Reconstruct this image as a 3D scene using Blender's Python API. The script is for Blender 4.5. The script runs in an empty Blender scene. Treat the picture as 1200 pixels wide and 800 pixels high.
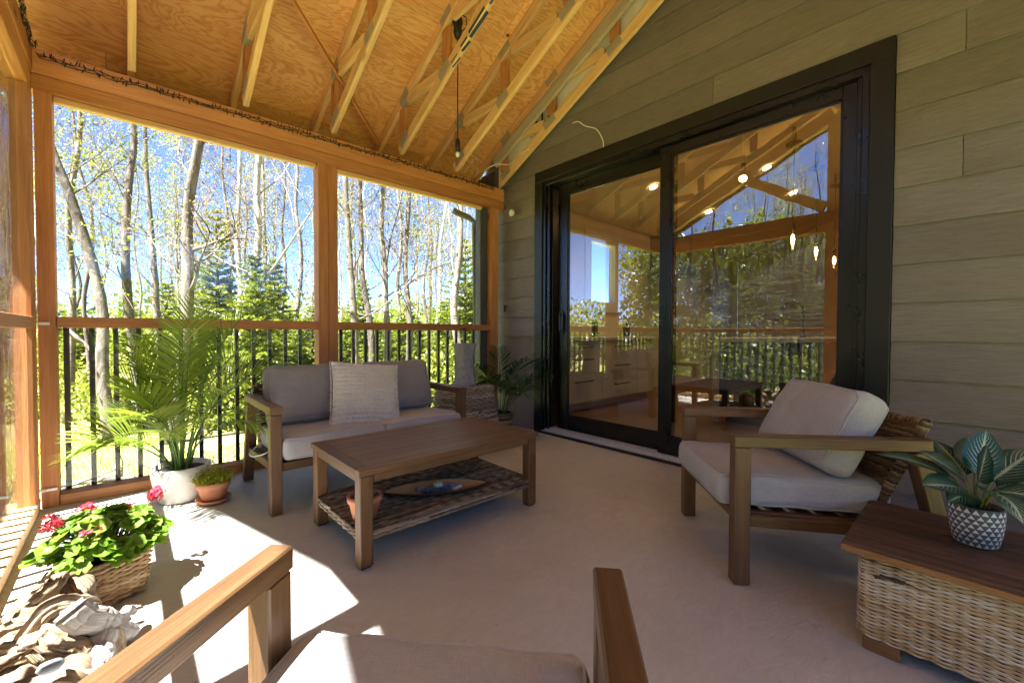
import bpy, math, random
from mathutils import Vector, Matrix, Quaternion, noise

scene = bpy.context.scene
COL = scene.collection
PI = math.pi
R = math.radians

# ------------------------------------------------------------------ camera
cam_d = bpy.data.cameras.new("camera")
cam = bpy.data.objects.new("camera", cam_d)
COL.objects.link(cam)
cam_d.sensor_fit = 'HORIZONTAL'
cam_d.sensor_width = 36.0
cam_d.lens = 498.3 / 1200 * 36.0
cam_d.clip_start = 0.03
cam_d.clip_end = 800
_y, _p, _r = R(42.22), R(-1.19), R(0.18)
_f = Vector((math.sin(_y) * math.cos(_p), math.cos(_y) * math.cos(_p), math.sin(_p)))
_rt = Vector((math.cos(_y), -math.sin(_y), 0))
_u = _rt.cross(_f)
_rx = _rt * math.cos(_r) + _u * math.sin(_r)
_ux = -_rt * math.sin(_r) + _u * math.cos(_r)
m = Matrix((_rx, _ux, -_f)).transposed().to_4x4()
m.translation = Vector((0, 0, 1.0))
cam.matrix_world = m
scene.camera = cam

# ------------------------------------------------------------------ sky, sun, exposure
SUN = Vector((-0.48, -0.08, 1.0)).normalized()
world = bpy.data.worlds.new("World")
scene.world = world
world.use_nodes = True
wn = world.node_tree
bg = wn.nodes["Background"]
sky = wn.nodes.new("ShaderNodeTexSky")
sky.sky_type = 'NISHITA'
sky.sun_disc = False
sky.sun_elevation = math.asin(SUN.z)
sky.sun_rotation = math.atan2(SUN.x, SUN.y)
sky.altitude = 1500
sky.air_density = 0.24
sky.dust_density = 0.3
sky.ozone_density = 6.0
wn.links.new(sky.outputs[0], bg.inputs[0])
bg.inputs[1].default_value = 0.052
sun_d = bpy.data.lights.new("sun", 'SUN')
sun_d.energy = 3.9
sun_d.angle = R(0.7)
sun_d.color = (1.0, 0.975, 0.935)
sun = bpy.data.objects.new("sun", sun_d)
COL.objects.link(sun)
sun.rotation_euler = (-SUN).to_track_quat('-Z', 'Y').to_euler()
sun.location = (-8, -2, 14)
scene.view_settings.view_transform = 'Standard'
scene.view_settings.look = 'None'
scene.view_settings.exposure = 4.45
scene.view_settings.gamma = 1.0
scene.view_settings.use_curve_mapping = False
scene.cycles.max_bounces = 12
scene.cycles.diffuse_bounces = 10
scene.cycles.glossy_bounces = 4
scene.cycles.transparent_max_bounces = 24
scene.cycles.transmission_bounces = 6
scene.cycles.caustics_reflective = False
scene.cycles.caustics_refractive = False
scene.cycles.sample_clamp_indirect = 6
scene.cycles.use_denoising = True

rng = random.Random(7)

# ------------------------------------------------------------------ material helpers
def new_mat(name):
    mt = bpy.data.materials.new(name)
    mt.use_nodes = True
    nt = mt.node_tree
    for n in list(nt.nodes):
        nt.nodes.remove(n)
    out = nt.nodes.new("ShaderNodeOutputMaterial")
    return mt, nt, out

class NT:
    """tiny node-building helper"""
    def __init__(s, name):
        s.mat, s.nt, s.out = new_mat(name)
    def n(s, typ, **kw):
        nd = s.nt.nodes.new(typ)
        for k, v in kw.items():
            if k.startswith('i_'):
                key = k[2:]
                key = int(key) if key.isdigit() else key.replace('_', ' ')
                if isinstance(v, bpy.types.NodeSocket):
                    s.nt.links.new(v, nd.inputs[key])
                else:
                    nd.inputs[key].default_value = v
            else:
                setattr(nd, k, v)
        return nd
    def attr(s, a):
        return s.n("ShaderNodeAttribute", attribute_name=a)
    def vec(s, src, scale):
        return s.n("ShaderNodeMapping", i_Vector=src, i_Scale=scale).outputs[0]
    def noise(s, v, scale, detail=4, rough=.55, dist=0):
        return s.n("ShaderNodeTexNoise", i_Vector=v, i_Scale=scale, i_Detail=detail, i_Roughness=rough, i_Distortion=dist).outputs[0]
    def ramp(s, f, stops):
        nd = s.n("ShaderNodeValToRGB", i_Fac=f)
        el = nd.color_ramp.elements
        while len(el) < len(stops):
            el.new(.5)
        for e, (p, c) in zip(el, stops):
            e.position = p
            e.color = (*c, 1) if len(c) == 3 else c
        return nd.outputs[0]
    def math(s, op, a, b=None, c=None):
        nd = s.n("ShaderNodeMath", operation=op)
        for i, v in enumerate((a, b, c)):
            if v is None: continue
            if isinstance(v, bpy.types.NodeSocket): s.nt.links.new(v, nd.inputs[i])
            else: nd.inputs[i].default_value = v
        return nd.outputs[0]
    def mix(s, f, a, b, blend='MIX'):
        nd = s.n("ShaderNodeMix", data_type='RGBA', blend_type=blend)
        for i, v in ((0, f), (6, a), (7, b)):
            if isinstance(v, bpy.types.NodeSocket): s.nt.links.new(v, nd.inputs[i])
            else: nd.inputs[i].default_value = v if i == 0 else ((*v, 1) if len(v) == 3 else v)
        return nd.outputs[2]
    def maprange(s, v, a, b, c, d):
        return s.n("ShaderNodeMapRange", i_Value=v, i_1=a, i_2=b, i_3=c, i_4=d).outputs[0]
    def bump(s, h, strength=.3, dist=.01):
        return s.n("ShaderNodeBump", i_Height=h, i_Strength=strength, i_Distance=dist).outputs[0]
    def bsdf(s, color, rough=.6, normal=None, **kw):
        b = s.n("ShaderNodeBsdfPrincipled")
        def st(k, v):
            if isinstance(v, bpy.types.NodeSocket): s.nt.links.new(v, b.inputs[k])
            else: b.inputs[k].default_value = (*v, 1) if isinstance(v, tuple) and len(v) == 3 else v
        st("Base Color", color); st("Roughness", rough)
        if normal is not None: st("Normal", normal)
        for k, v in kw.items():
            st(k.replace('_', ' '), v)
        return b.outputs[0]
    def done(s, shader):
        s.nt.links.new(shader, s.out.inputs[0])
        return s.mat

def tinted(t, col, lo=.82, hi=1.18):
    tv = t.maprange(t.attr('tint').outputs['Fac'], 0, 1, lo, hi)
    return t.n("ShaderNodeHueSaturation", i_Value=tv, i_Color=col, i_Hue=.5, i_Saturation=1.0).outputs[0]

def wood(name, c_lo, c_hi, rough=.5, along=1.6, across=26, knots=.0, knot_col=(.05, .02, .008), bump=.25, spec=.35, tl=.82, th=1.18, fine=.25):
    t = NT(name)
    g = t.attr('grain').outputs['Vector']
    a = t.noise(t.vec(g, (along, across, across)), 1.0, 6, .6, .8)
    fcol = t.ramp(a, [(.3, c_lo), (.68, c_hi)])
    fl = t.noise(t.vec(g, (6, 240, 240)), 1.0, 3, .6)
    fcol = t.mix(fine, fcol, t.ramp(fl, [(.35, tuple(x * .45 for x in c_lo)), (.62, c_hi)]))
    if knots > 0:
        vo = t.n("ShaderNodeTexVoronoi", i_Vector=t.vec(g, (2.6, 7.5, 7.5)), i_Scale=1.0)
        k = t.maprange(vo.outputs['Distance'], .06, .17, 1, 0)
        sel = t.math('GREATER_THAN', t.n("ShaderNodeSeparateColor", i_0=vo.outputs['Color']).outputs[0], 1 - knots)
        fcol = t.mix(t.math('MULTIPLY', k, sel), fcol, knot_col)
    fcol = tinted(t, fcol, tl, th)
    nrm = t.bump(t.math('ADD', t.math('MULTIPLY', a, .6), fl), bump, .003)
    return t.done(t.bsdf(fcol, t.maprange(a, .2, .8, rough - .08, rough + .12), nrm, Specular_IOR_Level=spec))

def plain(name, col, rough=.5, metal=0.0, var=.12, scale=30, bump=.0, **kw):
    t = NT(name)
    g = t.n("ShaderNodeTexCoord").outputs['Object']
    a = t.noise(g, scale, 5, .6)
    c = t.ramp(a, [(.25, tuple(x * (1 - var) for x in col)), (.75, tuple(min(1, x * (1 + var)) for x in col))])
    nrm = t.bump(a, bump, .004) if bump else None
    return t.done(t.bsdf(c, t.maprange(a, .2, .8, max(0.02, rough - .07), rough + .07), nrm, Metallic=metal, **kw))

def fabric(name, col, slub=.28, rough=.92):
    t = NT(name)
    g = t.attr('grain').outputs['Vector']
    a = t.noise(t.vec(g, (45, 900, 300)), 1, 2)
    b = t.noise(t.vec(g, (900, 45, 300)), 1, 2)
    w = t.math('ADD', t.math('MULTIPLY', a, .5), t.math('MULTIPLY', b, .5))
    big = t.noise(g, 6, 4, .6)
    c = t.ramp(w, [(.36, tuple(x * (1 - slub * 1.4) for x in col)), (.64, tuple(x * (1 + slub) for x in col))])
    c = t.mix(.55, c, t.ramp(big, [(.3, tuple(x * .84 for x in col)), (.7, tuple(x * 1.1 for x in col))]))
    nrm = t.bump(w, .5, .0015)
    return t.done(t.bsdf(c, rough, nrm, Specular_IOR_Level=.15, Sheen_Weight=.15))

def wicker(name, stops, rough=.6):
    t = NT(name)
    g = t.attr('grain').outputs['Vector']
    ti = t.attr('tint').outputs['Fac']
    nz = t.noise(t.vec(g, (9, 120, 120)), 1, 3, .6)
    f = t.math('ADD', ti, t.maprange(nz, .25, .75, -.16, .16))
    c = t.ramp(f, stops)
    nrm = t.bump(t.noise(t.vec(g, (30, 600, 600)), 1, 2), .35, .002)
    return t.done(t.bsdf(c, rough, nrm, Specular_IOR_Level=.3))

def leafmat(name, c1, c2, c3=None, trans=.45, rough=.45, lo=0, hi=1):
    t = NT(name)
    ti = t.attr('tint').outputs['Fac']
    stops = [(0, c1), (.75 if c3 else 1, c2)] + ([(1, c3)] if c3 else [])
    c = t.ramp(ti, stops)
    d = t.bsdf(c, rough, None, Specular_IOR_Level=.35)
    tr = t.n("ShaderNodeBsdfTranslucent", i_Color=t.mix(1.0, c, (1.0, 1.0, .55), 'MULTIPLY')).outputs[0]
    mx = t.n("ShaderNodeMixShader", i_0=trans)
    t.nt.links.new(d, mx.inputs[1]); t.nt.links.new(tr, mx.inputs[2])
    return t.done(mx.outputs[0])

def clear(name, tint, k, add, haze=0.0, ior=1.45, wav=0.0):
    """thin clear sheet: mostly transparent, mirror by Fresnel, an optional dusty haze"""
    t = NT(name)
    fr = t.n("ShaderNodeLayerWeight", i_Blend=.5).outputs['Facing']
    fr = t.math('MULTIPLY_ADD', t.math('POWER', fr, 5.0), .96, .038)      # Schlick, the same from both sides
    fac = t.math('MINIMUM', t.math('MULTIPLY_ADD', fr, k, add), .95)
    tr = t.n("ShaderNodeBsdfTransparent", i_Color=(*tint, 1)).outputs[0]
    gl = t.n("ShaderNodeBsdfGlossy", i_Color=(1, 1, 1, 1), i_Roughness=0.0)
    if wav:
        g = t.n("ShaderNodeTexCoord").outputs['Object']
        h = t.noise(t.vec(g, (1.2, 1.2, 7)), 1, 2)
        t.nt.links.new(t.bump(h, wav, .02), gl.inputs['Normal'])
    if haze:
        g = t.n("ShaderNodeTexCoord").outputs['Object']
        hz = t.maprange(t.noise(t.vec(g, (2.5, 2.5, 26)), 1, 5, .6), .42, .75, haze * .35, haze * 2.2)
        df = t.n("ShaderNodeBsdfTranslucent", i_Color=(.85, .85, .82, 1)).outputs[0]
        mh = t.n("ShaderNodeMixShader", i_0=hz)
        t.nt.links.new(tr, mh.inputs[1]); t.nt.links.new(df, mh.inputs[2]); tr = mh.outputs[0]
    mx = t.n("ShaderNodeMixShader", i_0=fac)
    t.nt.links.new(tr, mx.inputs[1]); t.nt.links.new(gl.outputs[0], mx.inputs[2])
    return t.done(mx.outputs[0])

def glow(name, col, s):
    t = NT(name)
    return t.done(t.n("ShaderNodeEmission", i_Color=(*col, 1), i_Strength=s).outputs[0])

# ------------------------------------------------------------------ materials
M = {}
M['cedar'] = wood('stained_timber', (.41, .155, .05), (.60, .275, .105), .55, 1.4, 22, .55, (.13, .035, .01))
M['spf'] = wood('framing_lumber', (.62, .36, .15), (.84, .56, .29), .62, 1.2, 24, .3, (.22, .09, .03), tl=.85, th=1.1)
M['greyspf'] = wood('weathered_lumber', (.40, .33, .24), (.52, .45, .35), .7, 1.2, 24, .2, (.2, .13, .08))
M['acacia'] = wood('furniture_wood', (.075, .038, .017), (.205, .108, .047), .42, 1.8, 20, .12, (.04, .018, .008), spec=.45)
M['acacia_lt'] = wood('sunned_furniture_wood', (.30, .15, .055), (.46, .26, .11), .4, 1.5, 16, .0, spec=.45, bump=.12, fine=.15)
M['chestlid'] = wood('rough_plank', (.045, .022, .014), (.12, .065, .042), .55, 2.2, 40, .0, bump=.8, fine=.45, tl=.7, th=1.3)
M['chestedge'] = wood('lid_edge_wood', (.20, .10, .035), (.34, .18, .07), .5, 2, 30)

def plywood():
    t = NT('plywood')
    g = t.attr('grain').outputs['Vector']
    w = t.noise(t.vec(g, (1.1, 4.2, 1)), 1, 4, .55, 1.1)
    rings = t.math('SINE', t.math('MULTIPLY', w, 95))
    fl = t.noise(t.vec(g, (7, 160, 1)), 1, 3, .6)
    rings2 = t.math('ADD', t.math('MULTIPLY', rings, .5), t.math('MULTIPLY_ADD', fl, 1.2, -.35))
    c = t.ramp(t.maprange(rings2, -.5, 1.0, 0, 1), [(.0, (.53, .25, .09)), (.42, (.72, .39, .17)), (1, (.78, .47, .23))])
    big = t.noise(t.vec(g, (.8, 2.5, 1)), 1, 3)
    c = t.mix(t.maprange(big, .35, .7, 0, .35), c, (.62, .30, .09), 'MULTIPLY')
    vo = t.n("ShaderNodeTexVoronoi", i_Vector=t.vec(g, (3.2, 3.6, 1)), i_Scale=1.0)
    k = t.maprange(vo.outputs['Distance'], .035, .075, 1, 0)
    sel = t.math('GREATER_THAN', t.n("ShaderNodeSeparateColor", i_0=vo.outputs['Color']).outputs[0], .62)
    c = t.mix(t.math('MULTIPLY', k, sel), c, (.12, .035, .015))
    c = tinted(t, c, .8, 1.12)
    return t.done(t.bsdf(c, .6, t.bump(rings2, .12, .002), Specular_IOR_Level=.25))
M['ply'] = plywood()

def siding():
    t = NT('siding_board')
    g = t.attr('grain').outputs['Vector']
    a = t.noise(t.vec(g, (5.5, 70, 1)), 1, 7, .7, 1.5)
    b = t.noise(t.vec(g, (9, 230, 1)), 1, 4, .6)
    h = t.math('ADD', a, t.math('MULTIPLY', b, .7))
    c = t.ramp(h, [(.5, (.124, .106, .10)), (1.1, (.226, .196, .188))])
    sp = t.noise(t.vec(g, (60, 160, 1)), 1, 2)
    c = t.mix(t.maprange(sp, .55, .75, 0, .3), c, (.11, .09, .068))
    c = t.mix(t.maprange(t.noise(t.vec(g, (1.4, 3, 1)), 1, 4, .6), .4, .7, 0, .35), c, (.115, .09, .07))
    c = tinted(t, c, .84, 1.14)
    return t.done(t.bsdf(c, .62, t.bump(h, .55, .004), Specular_IOR_Level=.35))
M['siding'] = siding()

def floormat():
    t = NT('deck_coating')
    g = t.n("ShaderNodeTexCoord").outputs['Object']
    sw = t.noise(t.vec(g, (1.0, 2.4, 1)), 7, 5, .6, 2.2)
    big = t.noise(g, 1.1, 4, .6)
    fine = t.noise(g, 140, 3, .6)
    c = t.ramp(big, [(.3, (.49, .475, .45)), (.7, (.575, .56, .535))])
    c = t.mix(t.maprange(sw, .35, .72, 0, .5), c, (.42, .40, .375))
    st = t.noise(t.vec(g, (1.7, 1.1, 1)), 1.6, 7, .72, .6)
    c = t.mix(t.maprange(st, .52, .70, 0, .38), c, (.36, .33, .30))
    gr = t.noise(g, 75, 4, .7)
    c = t.mix(t.maprange(gr, .60, .72, 0, .45), c, (.26, .22, .19))
    vo = t.n("ShaderNodeTexVoronoi", i_Vector=g, i_Scale=9.0)
    c = t.mix(t.maprange(vo.outputs['Distance'], .02, .05, .5, 0), c, (.2, .16, .14))
    nrm = t.bump(t.math('ADD', t.math('MULTIPLY', sw, 1.0), t.math('MULTIPLY', fine, .35)), .4, .006)
    return t.done(t.bsdf(c, t.maprange(sw, .3, .7, .42, .6), nrm, Specular_IOR_Level=.4))
M['floor'] = floormat()

M['black'] = plain('black_aluminium', (.006, .006, .0065), .3, var=.2, scale=6)
M['black_trim'] = plain('black_trim', (.006, .006, .0062), .45, var=.25, scale=20, bump=.05)
M['blackrail'] = plain('black_railing', (.015, .014, .013), .4)
M['silver'] = plain('aluminium_track', (.66, .69, .74), .3, .35, .06, 60)
M['darkgrey'] = plain('grey_flashing', (.07, .068, .064), .5)
M['wrap'] = plain('house_wrap', (.72, .68, .60), .55, var=.06, scale=12, bump=.3)
M['ink'] = plain('black_ink', (.02, .02, .022), .6)
M['plate'] = plain('galvanised_plate', (.40, .36, .29), .6, .35, .12, 60)
M['bluepaint'] = plain('blue_marking_paint', (.02, .05, .085), .7, var=.3, scale=50)
M['cable'] = plain('white_cable', (.75, .72, .66), .5)
M['blackcable'] = plain('black_cable', (.012, .011, .01), .55)
M['white'] = plain('white_plastic', (.78, .78, .76), .4)
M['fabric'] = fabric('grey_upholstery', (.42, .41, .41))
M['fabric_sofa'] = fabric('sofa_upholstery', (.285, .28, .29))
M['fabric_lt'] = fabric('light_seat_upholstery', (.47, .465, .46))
M['knit'] = fabric('cream_knit', (.70, .67, .62), .3)
M['wick_chest'] = wicker('pale_wicker', [(0, (.20, .10, .035)), (.3, (.46, .30, .13)), (.55, (.56, .43, .26)), (.8, (.64, .54, .40)), (1, (.72, .66, .56))])
M['wick_grey'] = wicker('grey_brown_wicker', [(0, (.045, .03, .02)), (.4, (.14, .095, .06)), (.75, (.30, .235, .165)), (1, (.46, .40, .32))])
M['wick_dark'] = wicker('dark_wicker', [(0, (.05, .03, .017)), (.45, (.15, .095, .05)), (.8, (.30, .21, .125)), (1, (.42, .33, .21))])
M['wick_cream'] = wicker('cream_wicker', [(0, (.14, .09, .055)), (.4, (.33, .25, .18)), (.8, (.50, .42, .33)), (1, (.62, .55, .46))])
M['wick_basket'] = wicker('basket_willow', [(0, (.12, .06, .022)), (.45, (.32, .19, .085)), (.8, (.48, .32, .16)), (1, (.58, .43, .26))])
M['weave_back'] = plain('weave_backing', (.035, .022, .013), .8)
M['weave_back_lt'] = plain('pale_weave_backing', (.10, .065, .035), .8)
M['terra'] = plain('terracotta', (.55, .23, .12), .75, var=.14, scale=14, bump=.08)
M['potwhite'] = plain('white_glazed_pot', (.72, .69, .63), .35, var=.05, scale=8)
M['soil'] = plain('potting_soil', (.03, .02, .014), .95, var=.6, scale=120, bump=.8)
M['pebble'] = plain('pebbles', (.16, .12, .095), .6, var=.7, scale=70)
M['vase'] = plain('grey_stone_vase', (.30, .30, .305), .8, var=.28, scale=28, bump=.5)
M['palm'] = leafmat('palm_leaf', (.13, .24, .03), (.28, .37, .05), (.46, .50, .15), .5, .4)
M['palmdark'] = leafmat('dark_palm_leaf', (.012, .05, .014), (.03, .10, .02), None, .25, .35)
M['palmstem'] = leafmat('palm_stem', (.06, .16, .03), (.15, .26, .06), None, .1, .4)
M['ger'] = leafmat('geranium_leaf', (.08, .18, .018), (.18, .31, .03), (.28, .37, .06), .4, .5)
M['flower'] = leafmat('red_petals', (.46, .015, .05), (.68, .09, .15), None, .35, .5)
M['sedum'] = leafmat('yellow_green_leaf', (.26, .30, .02), (.48, .48, .05), None, .3, .5)
M['stem'] = plain('green_stem', (.12, .14, .03), .6)
M['blueglass'] = plain('blue_glass', (.06, .10, .22), .15, var=.3, scale=20)
M['paleglass'] = plain('pale_pebble', (.55, .56, .56), .3, var=.2, scale=40)
M['traywood'] = wood('tray_wood', (.52, .29, .10), (.70, .45, .20), .45, 3, 22)
M['traydark'] = wood('dark_bark_edge', (.03, .018, .01), (.07, .04, .02), .7)
M['bluestone'] = plain('blue_grey_stone', (.22, .26, .31), .6, var=.25, scale=40, bump=.2)
M['vinyl'] = clear('clear_vinyl', (.97, .97, .96), .6, .0, .010, 1.45, .12)
M['screen'] = clear('sun_dimming_vinyl', (.69, .69, .68), 1.0, .0, .012, 1.45, .12)  # no mesh: clear vinyl given a dark tint to dim the incoming sun
M['glass'] = clear('door_glass', (.88, .88, .86), 2.2, .05, 0, 1.45, .012)
M['pane'] = clear('window_glass', (.95, .96, .96), 1.2, .0, 0)
M['bulbglass'] = clear('clear_bulb_glass', (.93, .92, .88), 1.4, .02, 0)
M['fil'] = glow('lit_filament', (1.0, .62, .25), 3)
M['down'] = glow('lit_lens', (1.0, .78, .45), 1.2)
M['cabinet'] = plain('painted_cabinet', (.72, .68, .60), .4, var=.03)
M['counter'] = plain('stone_counter', (.80, .78, .73), .25, var=.12, scale=30)
M['darkcounter'] = plain('dark_counter', (.05, .045, .04), .3)
M['island'] = plain('island_panel', (.012, .016, .016), .35)
M['intwall'] = plain('interior_paint', (.66, .57, .42), .8, var=.03, scale=4)
M['intceil'] = plain('ceiling_paint', (.68, .56, .36), .8, var=.03, scale=4)
M['intfloor'] = wood('wood_floor', (.11, .05, .02), (.20, .10, .045), .35, 1.2, 12)
M['wintrim'] = plain('window_trim', (.70, .68, .62), .5)
M['bottle'] = plain('dark_bottle', (.012, .02, .016), .12)
M['hood'] = plain('bronze_hood', (.06, .042, .026), .4)

def lawn():
    t = NT('lawn')
    g = t.n("ShaderNodeTexCoord").outputs['Object']
    a = t.noise(g, .35, 5, .65)
    b = t.noise(g, 6, 6, .7)
    c = t.ramp(b, [(.3, (.085, .11, .018)), (.55, (.18, .20, .04)), (.75, (.29, .26, .10))])
    lit = t.ramp(t.noise(g, 14, 4, .7), [(.35, (.15, .10, .05)), (.65, (.36, .28, .15))])
    c = t.mix(t.maprange(a, .46, .62, 0, .9), c, lit)
    return t.done(t.bsdf(c, .95, t.bump(b, .9, .06), Specular_IOR_Level=.1))
M['lawn'] = lawn()
M['grass'] = leafmat('grass_blade', (.075, .12, .016), (.18, .21, .035), (.30, .26, .10), .35, .7)

def bark(name, lo, hi, mark=None, mk=.0, vs=9):
    t = NT(name)
    g = t.n("ShaderNodeTexCoord").outputs['Object']
    a = t.noise(t.vec(g, (vs, vs, vs * .35)), 1, 6, .7, .6)
    pch = t.noise(t.vec(g, (5, 5, 2.2)), 1, 4, .6)
    c = t.ramp(a, [(.33, lo), (.62, hi)])
    c = t.mix(t.maprange(pch, .52, .66, 0, .65), c, tuple(min(.6, x * 1.35 + .03) for x in hi))
    if mark:
        n2 = t.noise(t.vec(g, (5, 5, 34)), 1, 3, .6)
        c = t.mix(t.maprange(n2, .62 - mk, .70 - mk, 0, .9), c, mark)
    return t.done(t.bsdf(c, .9, t.bump(a, .9, .03), Specular_IOR_Level=.15))
M['bark_grey'] = bark('grey_bark', (0.0395, 0.0316, 0.0263), (0.1212, 0.1054, 0.0896))
M['bark_pale'] = bark('pale_bark', (0.0768, 0.0648, 0.0528), (0.1728, 0.1536, 0.1296), (0.0288, 0.0216, 0.0168), .04)
M['bark_birch'] = bark('white_birch_bark', (0.2244, 0.2076, 0.1851), (0.3366, 0.3198, 0.2917), (0.0337, 0.0281, 0.0252), 0)
M['bark_dark'] = bark('dark_bark', (0.042, 0.0315, 0.0245), (0.119, 0.098, 0.0805))
M['twig'] = plain('twig_bark', (0.114, 0.09, 0.072), .9)
M['lf_spring'] = leafmat('spring_leaf', (0.108, 0.1512, 0.0144), (0.1872, 0.2304, 0.0216), (0.2304, 0.2232, 0.036), .5, .5)
M['lf_bud'] = leafmat('bud_leaf', (0.135, 0.09, 0.0413), (0.18, 0.1425, 0.045), (0.165, 0.1875, 0.0263), .45, .6)
M['lf_bush'] = leafmat('bush_leaf', (0.0578, 0.0952, 0.0109), (0.1292, 0.1632, 0.019), (0.204, 0.2108, 0.034), .45, .45)
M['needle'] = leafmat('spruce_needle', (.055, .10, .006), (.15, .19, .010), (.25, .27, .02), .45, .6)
M['needle_dk'] = leafmat('fir_needle', (0.036, 0.068, 0.0064), (0.104, 0.136, 0.0112), (0.184, 0.192, 0.02), .25, .5)

def driftmat(name, lo, mid, hi):
    t = NT(name)
    g = t.attr('grain').outputs['Vector']
    a = t.noise(t.vec(g, (5, 42, 42)), 1, 6, .65, .9)
    c = t.ramp(a, [(.28, lo), (.5, mid), (.72, hi)])
    return t.done(t.bsdf(c, .85, t.bump(a, .9, .012), Specular_IOR_Level=.15))
M['drift'] = driftmat('driftwood_grain', (.08, .048, .024), (.33, .25, .165), (.50, .43, .33))
M['drift_w'] = driftmat('bleached_wood', (.26, .245, .235), (.40, .38, .37), (.50, .48, .46))

def dieff():
    t = NT('variegated_leaf')
    sx = t.n("ShaderNodeSeparateXYZ", i_0=t.attr('grain').outputs['Vector'])
    u, v = sx.outputs[0], t.math('ABSOLUTE', sx.outputs[1])
    g = t.attr('grain').outputs['Vector']
    ph = t.math('MULTIPLY', t.math('SUBTRACT', u, t.math('MULTIPLY', v, .42)), 62)
    wob = t.math('MULTIPLY', t.noise(t.vec(g, (7, 7, 1)), 1, 3), 3.0)
    s = t.math('SINE', t.math('ADD', ph, wob))
    vein = t.math('MULTIPLY', t.maprange(s, .62, 1.0, 0, .8), t.maprange(v, .30, .85, 1, 0))
    mid = t.maprange(v, .02, .13, .9, 0)
    f = t.math('MAXIMUM', vein, mid)
    f = t.math('MULTIPLY', f, t.maprange(t.noise(t.vec(g, (5, 5, 1)), 1, 2), .3, .6, .55, 1))
    c = t.mix(f, (.006, .052, .034), (.52, .62, .48))
    c = tinted(t, c, .75, 1.15)
    d = t.bsdf(c, .32, t.bump(f, .15, .002), Specular_IOR_Level=.5)
    tr = t.n("ShaderNodeBsdfTranslucent", i_Color=c).outputs[0]
    mx = t.n("ShaderNodeMixShader", i_0=.15)
    t.nt.links.new(d, mx.inputs[1]); t.nt.links.new(tr, mx.inputs[2])
    return t.done(mx.outputs[0])
M['dieff'] = dieff()

def tripot():
    t = NT('triangle_pot')
    sx = t.n("ShaderNodeSeparateXYZ", i_0=t.attr('grain').outputs['Vector'])
    v = t.math('MULTIPLY', sx.outputs[1], 8.0)
    row = t.math('FLOOR', v)
    fv = t.math('SUBTRACT', v, row)
    off = t.math('MULTIPLY', t.math('MODULO', row, 2.0), .5)
    u = t.math('ADD', t.math('MULTIPLY', sx.outputs[0], 20.0), off)
    fu = t.math('FRACT', u)
    d = t.math('MULTIPLY', t.math('ABSOLUTE', t.math('SUBTRACT', fu, .5)), 2.0)
    tri = t.math('LESS_THAN', t.math('ADD', d, fv), .9)
    tri = t.math('MULTIPLY', tri, t.math('GREATER_THAN', fv, .08))
    ink = t.ramp(t.noise(t.attr('grain').outputs['Vector'], 9, 3), [(.3, (.05, .06, .085)), (.7, (.10, .11, .14))])
    c = t.mix(tri, ink, (.70, .69, .66))
    return t.done(t.bsdf(c, .55, t.bump(tri, .1, .002)))
M['tripot'] = tripot()

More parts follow.
